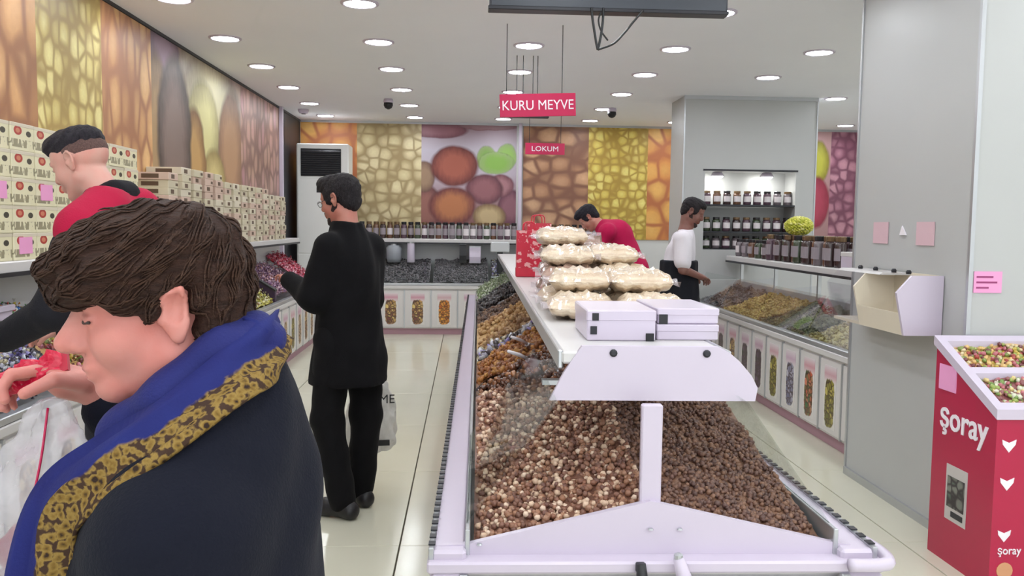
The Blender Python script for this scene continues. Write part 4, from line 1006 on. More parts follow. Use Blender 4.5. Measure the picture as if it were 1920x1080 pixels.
def head(f, nose=1.0, fem=False):
    cz = .012 if fem else 0.0
    f.ell((-.015, 0, .03), (.096, .075, .087), .01)
    f.ell((.028, 0, -.028+cz*.4), (.062, .058, .086-cz*.7), .03)
    f.ell((.045, 0, .045), (.045, .055, .045), .03)
    for s in (-1, 1):
        f.cone((-.005, s*.045, -.055), (.06, s*.012, -.096+cz), .026, .019, .025)
        f.ell((.056, s*.036, -.03), (.028, .024, .026), .025)
    f.ell((.072, 0, -.103+cz), (.021, .021, .017), .02)
    for s in (-1, 1): f.ell((.078, s*.025, .022), (.014, .024, .009), .014)
    for s in (-1, 1): f.ell((.104, s*.033, .004), (.020, .018, .012), .012, 's')
    for s in (-1, 1): f.ell((.0765, s*.031, .002), (.0135, .0145, .0115), .004)
    for s in (-1, 1): f.cone((.0885, s*.020, .0065), (.0835, s*.044, .005), .0035, .003, .004)
    f.cone((.080, 0, .014), (.094, 0, -.030), .012, .015, .012)
    f.cone((.088, 0, .016), (.108*nose, 0, -.024), .009, .0125*nose, .014)
    for s in (-1, 1): f.ell((.097, s*.012, -.031), (.012, .0085, .0085), .006)
    for s in (-1, 1): f.ell((.099, s*.0075, -.0405), (.006, .004, .005), .004, 's')
    f.ell((.084, 0, -.060), (.018, .027, .017), .012)
    f.ell((.0955, 0, -.0600), (.0085, .020, .0055), .006)
    f.ell((.0930, 0, -.0715), (.0085, .017, .0062), .006)
    f.ell((.105, 0, -.0657), (.014, .024, .0016), .003, 's')
    R = np.array(Matrix.Rotation(-.25, 3, 'Y'))
    for s in (-1, 1):
        Rz = np.array(Matrix.Rotation(-s*.35, 3, 'Z')) @ R
        f.ell((-.014, s*.080, -.002), (.019, .0085, .031), .006, 'u', Rz)
        f.ell((-.013, s*.0925, .002), (.013, .0145, .020), .003, 's', Rz)
        ec = [(.002, s*.080, .012), (-.006, s*.085, .024), (-.024, s*.0925, .027), (-.033, s*.0925, .004), (-.027, s*.089, -.018), (-.014, s*.082, -.032)]
        for a, b in zip(ec[:-1], ec[1:]): f.cone(a, b, .0042, .0042, .003)
        f.ell((-.012, s*.079, -.031), (.009, .006, .011), .006)
        f.ell((.004, s*.077, -.008), (.005, .006, .008), .004)
def hand(f, curl=.5, spread=.18):
    """wrist at the origin, fingers along +x, thumb on +y, back of the hand +z"""
    f.ell((.045, 0, 0), (.052, .040, .0145), .012)
    f.cone((.0, 0, 0), (.04, 0, 0), .022, .026, .015)
    for i, (y, L) in enumerate(((.028, .072), (.009, .080), (-.010, .075), (-.028, .060))):
        a = np.array((.082, y, 0.)); ang = curl*.55; yaw = (y/.03)*spread
        r = .0092-.0006*i
        for j, fr in enumerate((.45, .32, .24)):
            dr = np.array((math.cos(ang)*math.cos(yaw), math.cos(ang)*math.sin(yaw), -math.sin(ang)))
            b = a+dr*L*fr; f.cone(a, b, r, r-.0007, .003); a = b; r -= .0007; ang += curl*1.0
    a = np.array((.02, .03, -.004)); b = a+np.array((.034, .024, -.012)); c = b+np.array((.03, .006-.012*curl, -.014*(1+curl)))
    f.cone(a, b, .014, .011, .012); f.cone(b, c, .0105, .0085, .004)
def basis(d, up=(0, 0, 1)):
    """hand frame: x along d, z as near up as possible"""
    d = np.array(d, float); d /= np.linalg.norm(d); u = np.array(up, float); u = u-d*(u@d); u /= np.linalg.norm(u)
    return np.stack([d, np.cross(u, d), u], 1)

def skin(name, col, var=(.85, .62, .55)):
    k = NT(name); v = k.coord('Object'); c = lin(col); r = (min(1, c[0]*1.05), c[1]*.78, c[2]*.76, 1)
    k.base(k.mix(k.ramp(k.noise(v, 14, 3), [(.35, (0, 0, 0, 1)), (.75, (1, 1, 1, 1))]), c, r))
    k.p.inputs['Roughness'].default_value = .5; k.p.inputs['Subsurface Weight'].default_value = .12
    k.p.inputs['Subsurface Radius'].default_value = (.012, .005, .003); k.p.inputs['Subsurface Scale'].default_value = .6
    k.bump(k.noise(v, 160, 3), .12, .003); return k.m
def hair_mat(name, c1, c2, stretch=(14, 60, 60), rough=.45):
    k = NT(name); v = k.coord('Object', stretch); n = k.noise(v, 3, 5, .65)
    k.base(k.mix(k.ramp(n, [(.3, (0, 0, 0, 1)), (.75, (1, 1, 1, 1))]), lin(c1), lin(c2))); k.p.inputs['Roughness'].default_value = .6; k.p.inputs['Specular IOR Level'].default_value = .22
    k.bump(n, .7, .02); return k.m
def cloth(name, col, rough=.85, var=.12, bs=260, fold=.0):
    k = NT(name); v = k.coord('Object'); c = lin(col)
    a = tuple(x*(1-var) for x in c[:3])+(1,); b = tuple(min(1, x*(1+var)) for x in c[:3])+(1,)
    k.base(k.mix(k.noise(v, 9, 4), a, b)); k.p.inputs['Roughness'].default_value = rough
    k.p.inputs['Sheen Weight'].default_value = .02; k.p.inputs['Specular IOR Level'].default_value = .2
    k.bump(k.math('ADD', k.noise(v, bs, 2), k.math('MULTIPLY', k.noise(k.coord('Object', (1, 1, .5)), 11, 3), 4.0)), .25, .006); return k.m
class Body:
    """joints in the person's own frame: x forward, y left, z up, feet on z = 0"""
    def __init__(s, name, label, loc, rz, lo, hi, coarse=.014, fine=((), (), ())):
        s.t = thing(name, label, 'person', loc, rz); s.lo, s.hi, s.c, s.fine = lo, hi, coarse, fine
    def field(s, c=None, fine=None, lo=None, hi=None):
        f = fine if fine is not None else s.fine; lo = lo or s.lo; hi = hi or s.hi
        return Field(*[axis(lo[i], hi[i], c or s.c, f[i]) for i in range(3)])
    def part(s, name, F, m, noise=None, label=None):
        o = obj(name, F.mesh(name, m, noise), s.t)
        if label: o['label'] = label
        return o
def limb(F, pts, rad, k=.03):
    for i in range(len(pts)-1): F.cone(pts[i], pts[i+1], rad[i], rad[i+1], k)
def foot(F, ank, d, r=.0, L=.24):
    """shoe or foot pointing along d from an ankle point"""
    d = np.array((d[0], d[1], 0.)); d /= np.linalg.norm(d); a = np.array(ank, float)
    heel = np.array((a[0], a[1], .0))-d*.045; toe = heel+d*(L-.03)
    F.cone(a, heel+np.array((0, 0, .045)), .038+r, .038+r, .02)
    F.cone(heel+np.array((0, 0, .038+r)), heel+d*L*.55+np.array((0, 0, .040+r)), .036+r, .038+r, .02)
    F.cone(heel+d*L*.5+np.array((0, 0, .04+r)), toe+np.array((0, 0, .028+r)), .040+r, .028+r, .02)
def crinkle(amp, f=(30, 34, 26), ph=0.0):
    return lambda X, Y, Z: (amp*(np.sin(X*f[0]+3*np.sin(Z*11+ph))*np.sin(Y*f[1]+ph)*np.cos(Z*f[2])+.5*np.sin(X*f[0]*2.1+Y*f[1]*1.7+Z*f[2]*1.9+ph))).astype('f4')
def ribbon(name, m, parent, pts, wv, width, thick=.012, n=8, fold=.006):
    """a strip of cloth swept along pts; wv is the direction across it at each point"""
    P = curve_pts(pts, n); W = curve_pts(wv, n); vs = []; fs = []; uv = []; ns = 9; N = len(P)
    ww = width if isinstance(width, (list, tuple)) else [width]*len(pts)
    Wd = np.interp(np.linspace(0, len(pts)-1, N), range(len(pts)), ww)
    for i in range(N):
        d = (P[min(i+1, N-1)]-P[max(0, i-1)]).normalized(); a = (W[i]-d*W[i].dot(d)).normalized(); nn = d.cross(a).normalized()
        for side in (1, -1):
            for q in range(ns):
                s = -1+2*q/(ns-1); s2 = s*side
                off = fold*math.sin(s2*5+i*.12)+fold*.6*math.sin(s2*11-i*.21); tt = thick*.5*math.sqrt(max(0, 1-.9*s2*s2))
                vs.append(P[i]+a*s2*Wd[i]*.5+nn*(off+side*tt)); uv.append((i/(N-1), .5+.5*s2))
    R = 2*ns
    for i in range(N-1):
        for q in range(R): fs.append((i*R+q, i*R+(q+1) % R, (i+1)*R+(q+1) % R, (i+1)*R+q))
    fs += [tuple(range(R-1, -1, -1)), tuple(range((N-1)*R, N*R))]
    me = bpy.data.meshes.new(name); me.from_pydata([tuple(v) for v in vs], [], fs); ul = me.uv_layers.new(name='UVMap')
    for l in me.loops: ul.data[l.index].uv = uv[l.vertex_index]
    me.materials.append(m); me.polygons.foreach_set('use_smooth', [True]*len(me.polygons)); return obj(name, me, parent)

SHOE = mat('black leather shoe', (26, 24, 28), .4)
# ================================================================== woman close to the camera
def woman():
    b = Body('person', 'woman in navy coat and patterned blue scarf holding a red packet', (-.36, 1.13, 0), PI, (-.32, -.42, -.01), (.5, .36, 1.62), .016,
             (((-.02, .36, .0038),), ((-.23, .11, .0038),), ((1.2, 1.50, .0038),)))
    SK = skin('woman skin', (200, 134, 123)); t = b.t
    HO = (.037, 0, 1.387); HM = rotm(math.radians(21), math.radians(9), 0); hs = 1.0
    sh_l, el_l, wr_l = (-.03, .15, 1.13), (-.05, .19, .90), (.10, .18, .74)
    sh_r, el_r, wr_r = (.0, -.16, 1.15), (.10, -.23, 1.04), (.185, -.155, 1.25)
    F = b.field()
    F.loft([(.78, 0, 0, .12, .16), (.95, .01, 0, .11, .14), (1.12, .0, 0, .115, .155), (1.22, -.01, 0, .09, .15), (1.27, -.015, 0, .055, .08)], .03)
    F.cone((-.03, 0, 1.22), (.005, 0, 1.34), .055, .052, .03)
    for sh, el, wr in ((sh_l, el_l, wr_l), (sh_r, el_r, wr_r)): limb(F, [sh, el, wr], [.05, .038, .026])
    for s in (-1, 1):
        limb(F, [(0, s*.085, .8), (.01, s*.09, .45), (-.01, s*.09, .09)], [.09, .055, .038]); foot(F, (-.01, s*.09, .09), (1, s*.15), -.004)
    h = Fr(F, HO, HM, hs); head(h, 1.085, True)
    hand(Fr(F, wr_l, basis((.5, -.1, -.6), (1, 0, .6)), 1.0, -1), .6)
    hand(Fr(F, wr_r, basis((.9, .25, .25), (-.15, -.5, .8)), 1.0, 1), .85)
    b.part('body', F, SK)
    # brows, lashes and lips as thin pieces on the face
    f2 = Field(axis(.06, .2, .002), axis(-.08, .08, .002), axis(1.28, 1.42, .002)); e = Fr(f2, HO, HM, hs)
    for s in (-1, 1): e.cone((.0895, s*.012, .0255), (.083, s*.042, .028), .0034, .002, .001)
    b.part('eyebrow', f2, mat('soft brown brow', (96, 66, 58), .8))
    f2 = Field(axis(.06, .2, .0016), axis(-.08, .08, .002), axis(1.28, 1.42, .0016)); e = Fr(f2, HO, HM, hs)
    for s in (-1, 1): e.cone((.0905, s*.021, -.0005), (.0835, s*.047, .0005), .003, .0022, .001)
    b.part('eyelash', f2, mat('dark lash', (60, 42, 40), .7))
    f2 = Field(axis(.06, .2, .0016), axis(-.05, .05, .002), axis(1.24, 1.36, .0016)); e = Fr(f2, HO, HM, hs)
    e.ell((.0957, 0, -.0602), (.0088, .0195, .0046), .003); e.ell((.0932, 0, -.0713), (.0088, .0165, .005), .003); e.ell((.108, 0, -.0657), (.016, .026, .0016), .002, 's')
    b.part('lips', f2, mat('soft lip', (178, 100, 98), .45))
    # hair
    HF = Field(axis(-.18, .24, .0042), axis(-.16, .16, .0042), axis(1.24, 1.58, .0042)); g = Fr(HF, HO, HM, hs)
    g.ell((-.008, 0, .054), (.110, .086, .084), .02); g.ell((-.066, 0, .012), (.050, .080, .074), .03)
    g.ell((.062, 0, .072), (.052, .076, .038), .03); g.ell((.092, 0, .046), (.032, .064, .030), .02); g.ell((.112, 0, .066), (.022, .05, .014), .015)
    g.ell((-.060, 0, -.042), (.038, .060, .050), .03)
    for s in (-1, 1):
        g.ell((.045, s*.064, .045), (.060, .022, .030), .02); g.ell((-.052, s*.066, .0), (.026, .022, .046), .02)
    for s in (-1, 1): g.ell((.062, s*.10, -.058), (.075, .075, .062), .012, 's'); g.ell((-.012, s*.10, -.006), (.026, .055, .036), .008, 's')
    g.ell((.105, 0, -.046), (.066, .13, .058), .012, 's')
    for s in (-1, 1): g.cone((.060, s*.060, .045), (.034, s*.068, .012), .017, .013, .01); g.cone((.034, s*.068, .014), (.010, s*.074, .004), .013, .008, .01); g.cone((.01, s*.076, .03), (.012, s*.076, .004), .013, .007, .01)
    hn = lambda X, Y, Z: (.0030*np.sin((X*.9+Z*1.2)*90+9*np.sin(Y*20)+5*np.sin(X*16))+.0024*np.sin((Z*1.1-X*.35)*150+6*np.sin(X*21)+Y*30)).astype('f4')
    hobj = b.part('hair', HF, hair_mat('dark brown hair', (40, 25, 20), (70, 46, 36), (9, 30, 46)), hn)
    hm = hair_mat('dark brown strands', (44, 28, 22), (80, 55, 42), (9, 30, 46))
    me = hobj.data; from mathutils.kdtree import KDTree
    nv = len(me.vertices); co = np.empty(nv*3, 'f4'); me.vertices.foreach_get('co', co); co = co.reshape(-1, 3)
    kd = KDTree(nv)
    for i, v in enumerate(co): kd.insert(v, i)
    kd.balance(); lk = MB(); rr = random.Random(3); crown = Vector(Fr(None, HO, HM, hs).p((-.05, 0, .11))); fwd = Vector(HM @ np.array((1., 0, 0)))
    for n in range(900):
        p = Vector(co[rr.randrange(nv)])
        if p.z < 1.40 and rr.random() < .5: continue
        pts = []; L = rr.uniform(.005, .009)
        for q in range(9):
            c_, i, _ = kd.find(p); nm = me.vertices[i].normal
            p = Vector(c_)+nm*(.0012+.0015*math.sin(q*.35)*rr.random()); pts.append(p.copy())
            d = (p-crown); d.z *= .6; d = d.normalized()+fwd*(.55 if p.z > 1.43 else .1)+Vector((0, 0, -.35)); d = d-nm*d.dot(nm)
            p = p+d.normalized()*L
        lk.tube(pts, [.0004, .001, .0014, .0016, .0016, .0015, .0013, .0009, .0003], 4, False)
    o = lk.build('hair_strands', hm, t, True); o['kind'] = 'stuff'
    # coat
    NAVY = cloth('navy wool coat', (18, 20, 32), .95)
    C = Field(axis(-.32, .5, .008), axis(-.42, .36, .008), axis(.5, 1.42, .008))
    C.loft([(.55, .0, 0, .185, .225), (.75, .0, 0, .178, .215), (.95, .002, 0, .172, .205), (1.08, -.002, 0, .168, .197), (1.16, -.012, 0, .155, .175), (1.23, -.03, 0, .115, .13), (1.29, -.045, 0, .082, .095), (1.325, -.05, 0, .07, .08)], .03, folds=.006, fs=(3, 16))
    C.cone((-.03, .09, 1.19), (-.03, .14, 1.14), .085, .085, .06); C.cone((-.02, -.09, 1.19), (-.01, -.14, 1.14), .085, .085, .06)
    limb(C, [sh_l, el_l, (.07, .205, .79)], [.082, .070, .055], .035); limb(C, [sh_r, el_r, (.168, -.17, 1.215)], [.085, .066, .044], .035)
    C.cone((-.055, -.05, 1.31), (-.055, .05, 1.31), .03, .03, .03)
    C.cone((-.018, .0, 1.24), (.02, 0, 1.40), .050, .056, .012, 's')
    b.part('coat', C, NAVY, crinkle(.0035, (17, 15, 22), .7))
    # trousers, shoes
    T = Field(axis(-.2, .3, .014), axis(-.25, .25, .014), axis(.05, .95, .014))
    T.loft([(.70, 0, 0, .14, .18), (.9, .0, 0, .135, .175)], .03)
    for s in (-1, 1): limb(T, [(0, s*.085, .8), (.01, s*.09, .45), (-.01, s*.09, .1)], [.11, .08, .068])
    b.part('trousers', T, cloth('black trousers', (28, 28, 34)))
    for s in (-1, 1):
        Q = Field(axis(-.15, .32, .007), axis(-.25, .25, .007), axis(-.005, .16, .007)); foot(Q, (-.01, s*.09, .09), (1, s*.15), .006); Q.apply(lambda X, Y, Z: -Z, (-1, -1, -.1), (1, 1, .2), 0, 'i'); b.part('shoe', Q, SHOE)
    # scarf: royal blue with a golden paisley border
    k = NT('blue scarf with golden border'); uvn = k.n('ShaderNodeUVMap'); sp = k.n('ShaderNodeSeparateXYZ'); k.t.links.new(uvn.outputs[0], sp.inputs[0])
    ob = k.coord('Object'); nz = k.noise(ob, 85, 4); vv = k.voro(ob, 90, 'F1')
    pat = k.ramp(k.math('ADD', k.math('MULTIPLY', nz, .7), k.math('MULTIPLY', vv, .5)), [(.38, lin((44, 30, 24))), (.48, lin((116, 90, 40))), (.60, lin((140, 114, 60))), (.68, lin((60, 42, 32)))])
    edge = k.math('ADD', sp.outputs[1], k.math('MULTIPLY_ADD', k.noise(ob, 22, 3), .36, -.18))
    msk = k.ramp(edge, [(.0, (1, 1, 1, 1)), (.50, (1, 1, 1, 1)), (.54, (0, 0, 0, 1))])
    blue = k.mix(k.noise(ob, 18, 3), lin((28, 27, 84)), lin((34, 44, 110)))
    k.base(k.mix(msk, blue, pat)); k.p.inputs['Roughness'].default_value = .75; k.p.inputs['Specular IOR Level'].default_value = .2
    k.bump(k.noise(ob, 320, 2), .2, .003); SC = k.m
    WR = Field(axis(-.18, .2, .006), axis(-.16, .16, .006), axis(1.14, 1.42, .006))
    ring = [(-.085, 0, 1.345), (-.06, .05, 1.332), (-.005, .078, 1.28), (.055, .062, 1.232), (.085, 0, 1.200), (.055, -.062, 1.232), (.0, -.078, 1.292), (-.06, -.05, 1.332), (-.085, 0, 1.345)]
    limb(WR, ring, [.030, .031, .033, .032, .032, .032, .033, .031, .030], .03)
    WR.cone((-.02, 0, 1.2), (.02, 0, 1.42), .046, .05, .01, 's')
    k2 = cloth('royal blue scarf wrap', (34, 38, 98), .7); b.part('scarf_wrap', WR, k2, crinkle(.004, (40, 36, 50)))
    ribbon('scarf', SC, t, [(-.108, -.04, 1.345), (-.106, .035, 1.335), (-.078, .098, 1.312), (-.014, .146, 1.262), (.055, .146, 1.214), (.112, .134, 1.165), (.130, .136, 1.10), (.134, .137, 1.02), (.134, .137, .93), (.134, .137, .84)],
           [(.3, 0, .9), (.2, -.5, .8), (.3, -.75, .75), (.4, -.75, .7), (.5, -.7, .65), (.7, -.5, .5), (.95, -.3, .3), (1, -.1, .15), (1, -.1, .1), (1, -.1, .1)], [.072, .075, .080, .088, .092, .09, .085, .085, .085, .085], .018, 8, .006)
    ribbon('scarf', SC, t, [(-.098, .04, 1.350), (-.096, -.03, 1.342), (-.06, -.085, 1.322), (.0, -.105, 1.272), (.05, -.09, 1.235), (.09, -.045, 1.205), (.11, .03, 1.165), (.132, .06, 1.07), (.14, .07, .95)],
           [(.3, 0, .9), (.3, -.1, .9), (.45, .2, .85), (.55, .25, .8), (.6, .2, .75), (.6, .4, .6), (.8, .5, .3), (.9, .4, .15), (.9, .4, .1)], [.065, .068, .072, .075, .075, .07, .065, .06, .06], .016, 8, .006)
    return b
woman()
# red packet and clear bag in her hand
t = thing('red_packet', 'glossy red packet held up in the woman\u2019s hand'.replace('\u2019', ''), 'packet', (-.635, 1.265, 1.262))
t['label'] = 'glossy red packet held up by the woman in navy coat'
me = pillow(.13, .045, .026, 77); me.build('wrapper', mat('glossy red wrapper', (206, 24, 62), .25, var=.15, vs=40, bump=.4, bs=70), t, True); t.rotation_euler = (.9, -.42, 0)
for s_ in (-1, 1): MB().box(s_*.065-.006, s_*.065+.006, -.02, .02, .010, .016).build('seal', mat('red seal', (176, 16, 50), .3), t)
t = thing('plastic_bag', 'clear plastic bag with red string hanging from the womans hand', 'bag', (-.605, 1.23, .965))
t['label'] = 'clear plastic bag with dark red contents hanging below the red packet'
F = Field(axis(-.16, .16, .007), axis(-.1, .1, .007), axis(-.03, .30, .007))
F.loft([(.0, 0, 0, .06, .045), (.05, 0, 0, .09, .06), (.13, .0, 0, .085, .055), (.2, .01, 0, .06, .035), (.26, .02, 0, .025, .015), (.28, .02, 0, .02, .014)], .01, folds=.007, fs=(5, 30))
obj('film', F.mesh('film', film_mat('milky clear film', (226, 222, 228), .35, .15), crinkle(.004, (50, 46, 40))), t)
F = Field(axis(-.1, .1, .007), axis(-.08, .08, .007), axis(-.0, .22, .007)); F.ell((-.01, 0, .06), (.05, .035, .045), .02); F.ell((.02, 0, .11), (.03, .025, .05), .02)
obj('contents', F.mesh('contents', mat('dark red fruit', (130, 30, 48), .35, var=.3, vs=30), crinkle(.004, (60, 66, 50))), t)
MB().tube(curve_pts([(.02, -.015, .27), (.02, -.04, .2), (.01, -.06, .12), (.0, -.063, .06)]), .0018, 6).build('red_string', CRIM, t, True)
# ================================================================== the other people
def simple_person(label, loc, rz, J, skincol, haircol, cloths, headang, hs=1.0, lo=(-.5, -.5, -.01), hi=(.75, .5, 1.9), hair='short', curl=.6, nose=1.0, torso=None, beard=None, fine=.0055, handup=((0, 0, 1), (0, 0, 1)), scale=1.0):
    H = J['head']; c = H
    fx = [(H[0]-.12, H[0]+.15, fine)]; fy = [(H[1]-.12, H[1]+.12, fine)]; fz = [(H[2]-.14, H[2]+.14, fine)]
    for sd in ('wl', 'wr'):
        p = J[sd]; d = J['h'+sd[1]]; q = [p[i]+d[i]*.1 for i in range(3)]
        for i, A in enumerate((fx, fy, fz)): A.append((min(p[i], q[i])-.06, max(p[i], q[i])+.06, fine))
    b = Body('person', label, loc, rz, lo, hi, .018, (fx, fy, fz)); t = b.t
    F = b.field(); HM = rotm(*headang)
    nb = J['neck']; hp = J['hip']; ch = J['chest']
    limb(F, [hp, ch], [.10, .108], .03)
    F.cone(J['sl'], J['sr'], .052, .052, .04); F.cone(ch, nb, .095, .056, .04)
    F.cone(nb, np.array(H)+HM @ np.array((-.02, 0, -.06)), .058, .056, .03)
    for s in 'lr':
        limb(F, [J['s'+s], J['e'+s], J['w'+s]], [.052, .040, .027]); limb(F, [J['p'+s], J['k'+s], J['a'+s]], [.085, .055, .036])
        foot(F, J['a'+s], J['f'+s], -.006)
        hd = J['h'+s]; hand(Fr(F, J['w'+s], basis(hd, handup[0 if s == 'l' else 1]), .95, 1 if s == 'r' else -1), curl)
    head(Fr(F, H, HM, hs), nose)
    b.part('body', F, skin(label.split()[0]+' skin tone', skincol))
    # hair and eyebrows
    HF = Field(axis(H[0]-.17, H[0]+.17, .006), axis(H[1]-.15, H[1]+.15, .006), axis(H[2]-.17, H[2]+.17, .006)); g = Fr(HF, H, HM, hs)
    hm = hair_mat('dark hair '+label[:12], haircol, tuple(min(255, int(x*1.5+14)) for x in haircol), (40, 40, 22))
    if hair == 'fade':
        g.ell((-.012, 0, .060), (.102, .076, .068), .01); g.ell((.05, 0, .088), (.060, .060, .040), .03)
        g.ell((.085, 0, -.01), (.075, .2, .062), .02, 's'); g.ell((-.02, 0, -.045), (.16, .2, .075), .02, 's')
    elif hair == 'full':
        g.ell((-.016, 0, .045), (.110, .086, .090), .02); g.ell((.05, 0, .095), (.060, .066, .042), .03); g.ell((-.062, 0, -.02), (.045, .068, .060), .03)
        for s in (-1, 1): g.ell((.022, s*.070, .02), (.03, .014, .045), .012)
        g.ell((.085, 0, -.005), (.055, .075, .062), .02, 's')
    else:
        g.ell((-.014, 0, .045), (.102, .080, .082), .02); g.ell((.04, 0, .085), (.055, .062, .036), .03); g.ell((-.065, 0, -.015), (.038, .064, .055), .03)
        for s in (-1, 1): g.ell((.02, s*.069, .02), (.028, .012, .04), .012)
        g.ell((.085, 0, -.01), (.055, .08, .062), .02, 's')
    b.part('hair', HF, hm, crinkle(.003, (90, 84, 80)))
    if hair == 'fade':
        SF = Field(axis(H[0]-.17, H[0]+.17, .006), axis(H[1]-.15, H[1]+.15, .006), axis(H[2]-.17, H[2]+.17, .006)); g = Fr(SF, H, HM, hs)
        g.ell((-.015, 0, .03), (.0972, .0762, .0885), .01); g.ell((.10, 0, -.02), (.085, .2, .12), .03, 's'); g.ell((0, 0, -.09), (.3, .3, .085), .03, 's')
        b.part('shaved_sides', SF, hair_mat('cropped sides', (92, 70, 66), (128, 100, 94), (60, 60, 60)))
    f2 = Field(axis(H[0]-.15, H[0]+.15, .004), axis(H[1]-.15, H[1]+.15, .004), axis(H[2]-.13, H[2]+.1, .004)); e = Fr(f2, H, HM, hs)
    for s in (-1, 1): e.cone((.0905, s*.012, .025), (.083, s*.044, .028), .0045, .003, .002)
    b.part('eyebrow', f2, hm)
    f2 = Field(axis(H[0]-.15, H[0]+.15, .0035), axis(H[1]-.15, H[1]+.15, .0035), axis(H[2]-.13, H[2]+.1, .0035)); e = Fr(f2, H, HM, hs)
    for s in (-1, 1): e.ell((.087, s*.031, .002), (.006, .010, .004), .001)
    b.part('eye', f2, mat('dark eye '+label[:8], (38, 28, 26), .2))
    if beard:
        f2 = Field(axis(H[0]-.15, H[0]+.15, .005), axis(H[1]-.12, H[1]+.12, .005), axis(H[2]-.16, H[2]+.06, .005)); e = Fr(f2, H, HM, hs)
        for s in (-1, 1): e.cone((.0, s*.052, -.045), (.062, s*.016, -.094), .024, .022, .02); e.cone((.0, s*.058, -.04), (.008, s*.066, .01), .012, .008, .01)
        e.ell((.074, 0, -.102), (.024, .026, .020), .015); e.ell((.094, 0, -.0495), (.008, .024, .005), .006); e.ell((.1, 0, -.066), (.02, .024, .010), .006, 's')
        b.part('beard', f2, hair_mat('beard '+label[:8], beard, tuple(int(x*1.4+10) for x in beard), (60, 60, 40)), crinkle(.002, (140, 130, 120)))
    for fn in cloths: fn(b, J, t, HM)
    return b
def sleeves(C, J, up=(.072, .058, .046), frac=1.0, k=.03):
    for s in 'lr':
        a, e, w_ = [np.array(J[x+s], float) for x in 'sew']
        if frac >= 1: limb(C, [a, e, e+(w_-e)*.96], up, k)
        else: limb(C, [a, a+(e-a)*frac], up[:2], k)
def trousers(m, r=(.105, .078, .066), k=.03):
    def fn(b, J, t, HM):
        T = b.field(.016, ((), (), ()), hi=(b.hi[0], b.hi[1], J['hip'][2]+.22))
        T.cone(J['hip'], (J['hip'][0], J['hip'][1], J['hip'][2]+.08), .135, .135, .03)
        for s in 'lr':
            a = np.array(J['a'+s], float); kk = np.array(J['k'+s]); limb(T, [J['p'+s], kk, a+(kk-a)*.03], r, k)
        T.apply(lambda X, Y, Z: np.maximum(.035-Z, Z-(J['hip'][2]+.1)), (-2, -2, -1), (2, 2, 3), 0, 'i')
        b.part('trousers', T, m, crinkle(.004, (22, 24, 18)))
        for s in 'lr':
            Q = Field(axis(J['a'+s][0]-.3, J['a'+s][0]+.3, .008), axis(J['a'+s][1]-.3, J['a'+s][1]+.3, .008), axis(-.006, .16, .008)); foot(Q, J['a'+s], J['f'+s], .006, .265)
            Q.apply(lambda X, Y, Z: -Z, (-2, -2, -.1), (2, 2, .3), 0, 'i'); b.part('shoe', Q, SHOE)
    return fn

# ---- tall man in a black coat, seen from behind
def coat_black(b, J, t, HM):
    C = b.field(.011, ((), (), ()), lo=(-.4, -.42, .55), hi=(.62, .42, 1.62))
    C.loft([(.68, .0, 0, .20, .205), (.80, .0, 0, .18, .195), (1.0, .0, 0, .15, .172), (1.2, -.01, 0, .145, .17), (1.34, -.01, 0, .125, .16), (1.42, .0, 0, .10, .12), (1.475, .01, 0, .074, .085), (1.505, .015, 0, .068, .072)], .03, folds=.007, fs=(4, 9))
    for s in 'lr': C.cone(J['s'+s], J['e'+s], .068, .064, .05)
    sleeves(C, J, (.068, .064, .05))
    C.cone((.015, 0, 1.44), (.03, 0, 1.58), .054, .056, .008, 's')
    b.part('coat', C, cloth('black coat cloth', (9, 8, 11), .9), crinkle(.004, (14, 16, 12), .4))
def glasses(b, J, t, HM):
    fr = Fr(None, J['head'], HM, 1.0); g = MB()
    for s in (-1, 1):
        g.tube([fr.p((.104, s*.032+.019*math.cos(a), .0+.015*math.sin(a))) for a in np.linspace(0, 2*PI, 15)], .0016, 5)
        g.tube([fr.p((.103, s*.052, .004)), fr.p((.05, s*.076, .006)), fr.p((-.01, s*.083, .008))], .0015, 5)
    g.tube([fr.p((.104, -.013, .003)), fr.p((.107, 0, .006)), fr.p((.104, .013, .003))], .0015, 5)
    o = g.build('glasses', DARKM, t, True); o['kind'] = 'stuff'
    o['label'] = 'thin dark eyeglass frame'
J = dict(hip=(0, 0, .92), chest=(-.01, 0, 1.26), neck=(.01, 0, 1.45), head=(.065, 0, 1.615), sl=(-.01, .145, 1.375), sr=(-.01, -.145, 1.375), el=(.03, .205, 1.12), er=(.03, -.175, 1.10),
         wl=(.26, .17, 1.20), wr=(.12, -.19, .84), hl=(.85, -.3, .25), hr=(.35, .05, -.9), pl=(0, .1, .9), pr=(0, -.1, .9), kl=(.03, .12, .5), kr=(-.01, -.11, .5), al=(-.06, .10, .085), ar=(.02, -.10, .085), fl=(1, .25, 0), fr=(1, -.2, 0))
simple_person('tall man in black coat and trousers standing with his back turned', (-.60, 4.40, 0), math.radians(140), J, (176, 120, 104), (22, 19, 21), [coat_black, trousers(cloth('black jeans', (9, 8, 11)), (.105, .082, .07)), glasses],
              (math.radians(16), math.radians(14), 0), 1.0, hair='full', beard=(44, 32, 32), curl=.7, hi=(.65, .48, 1.82), lo=(-.42, -.48, -.01))
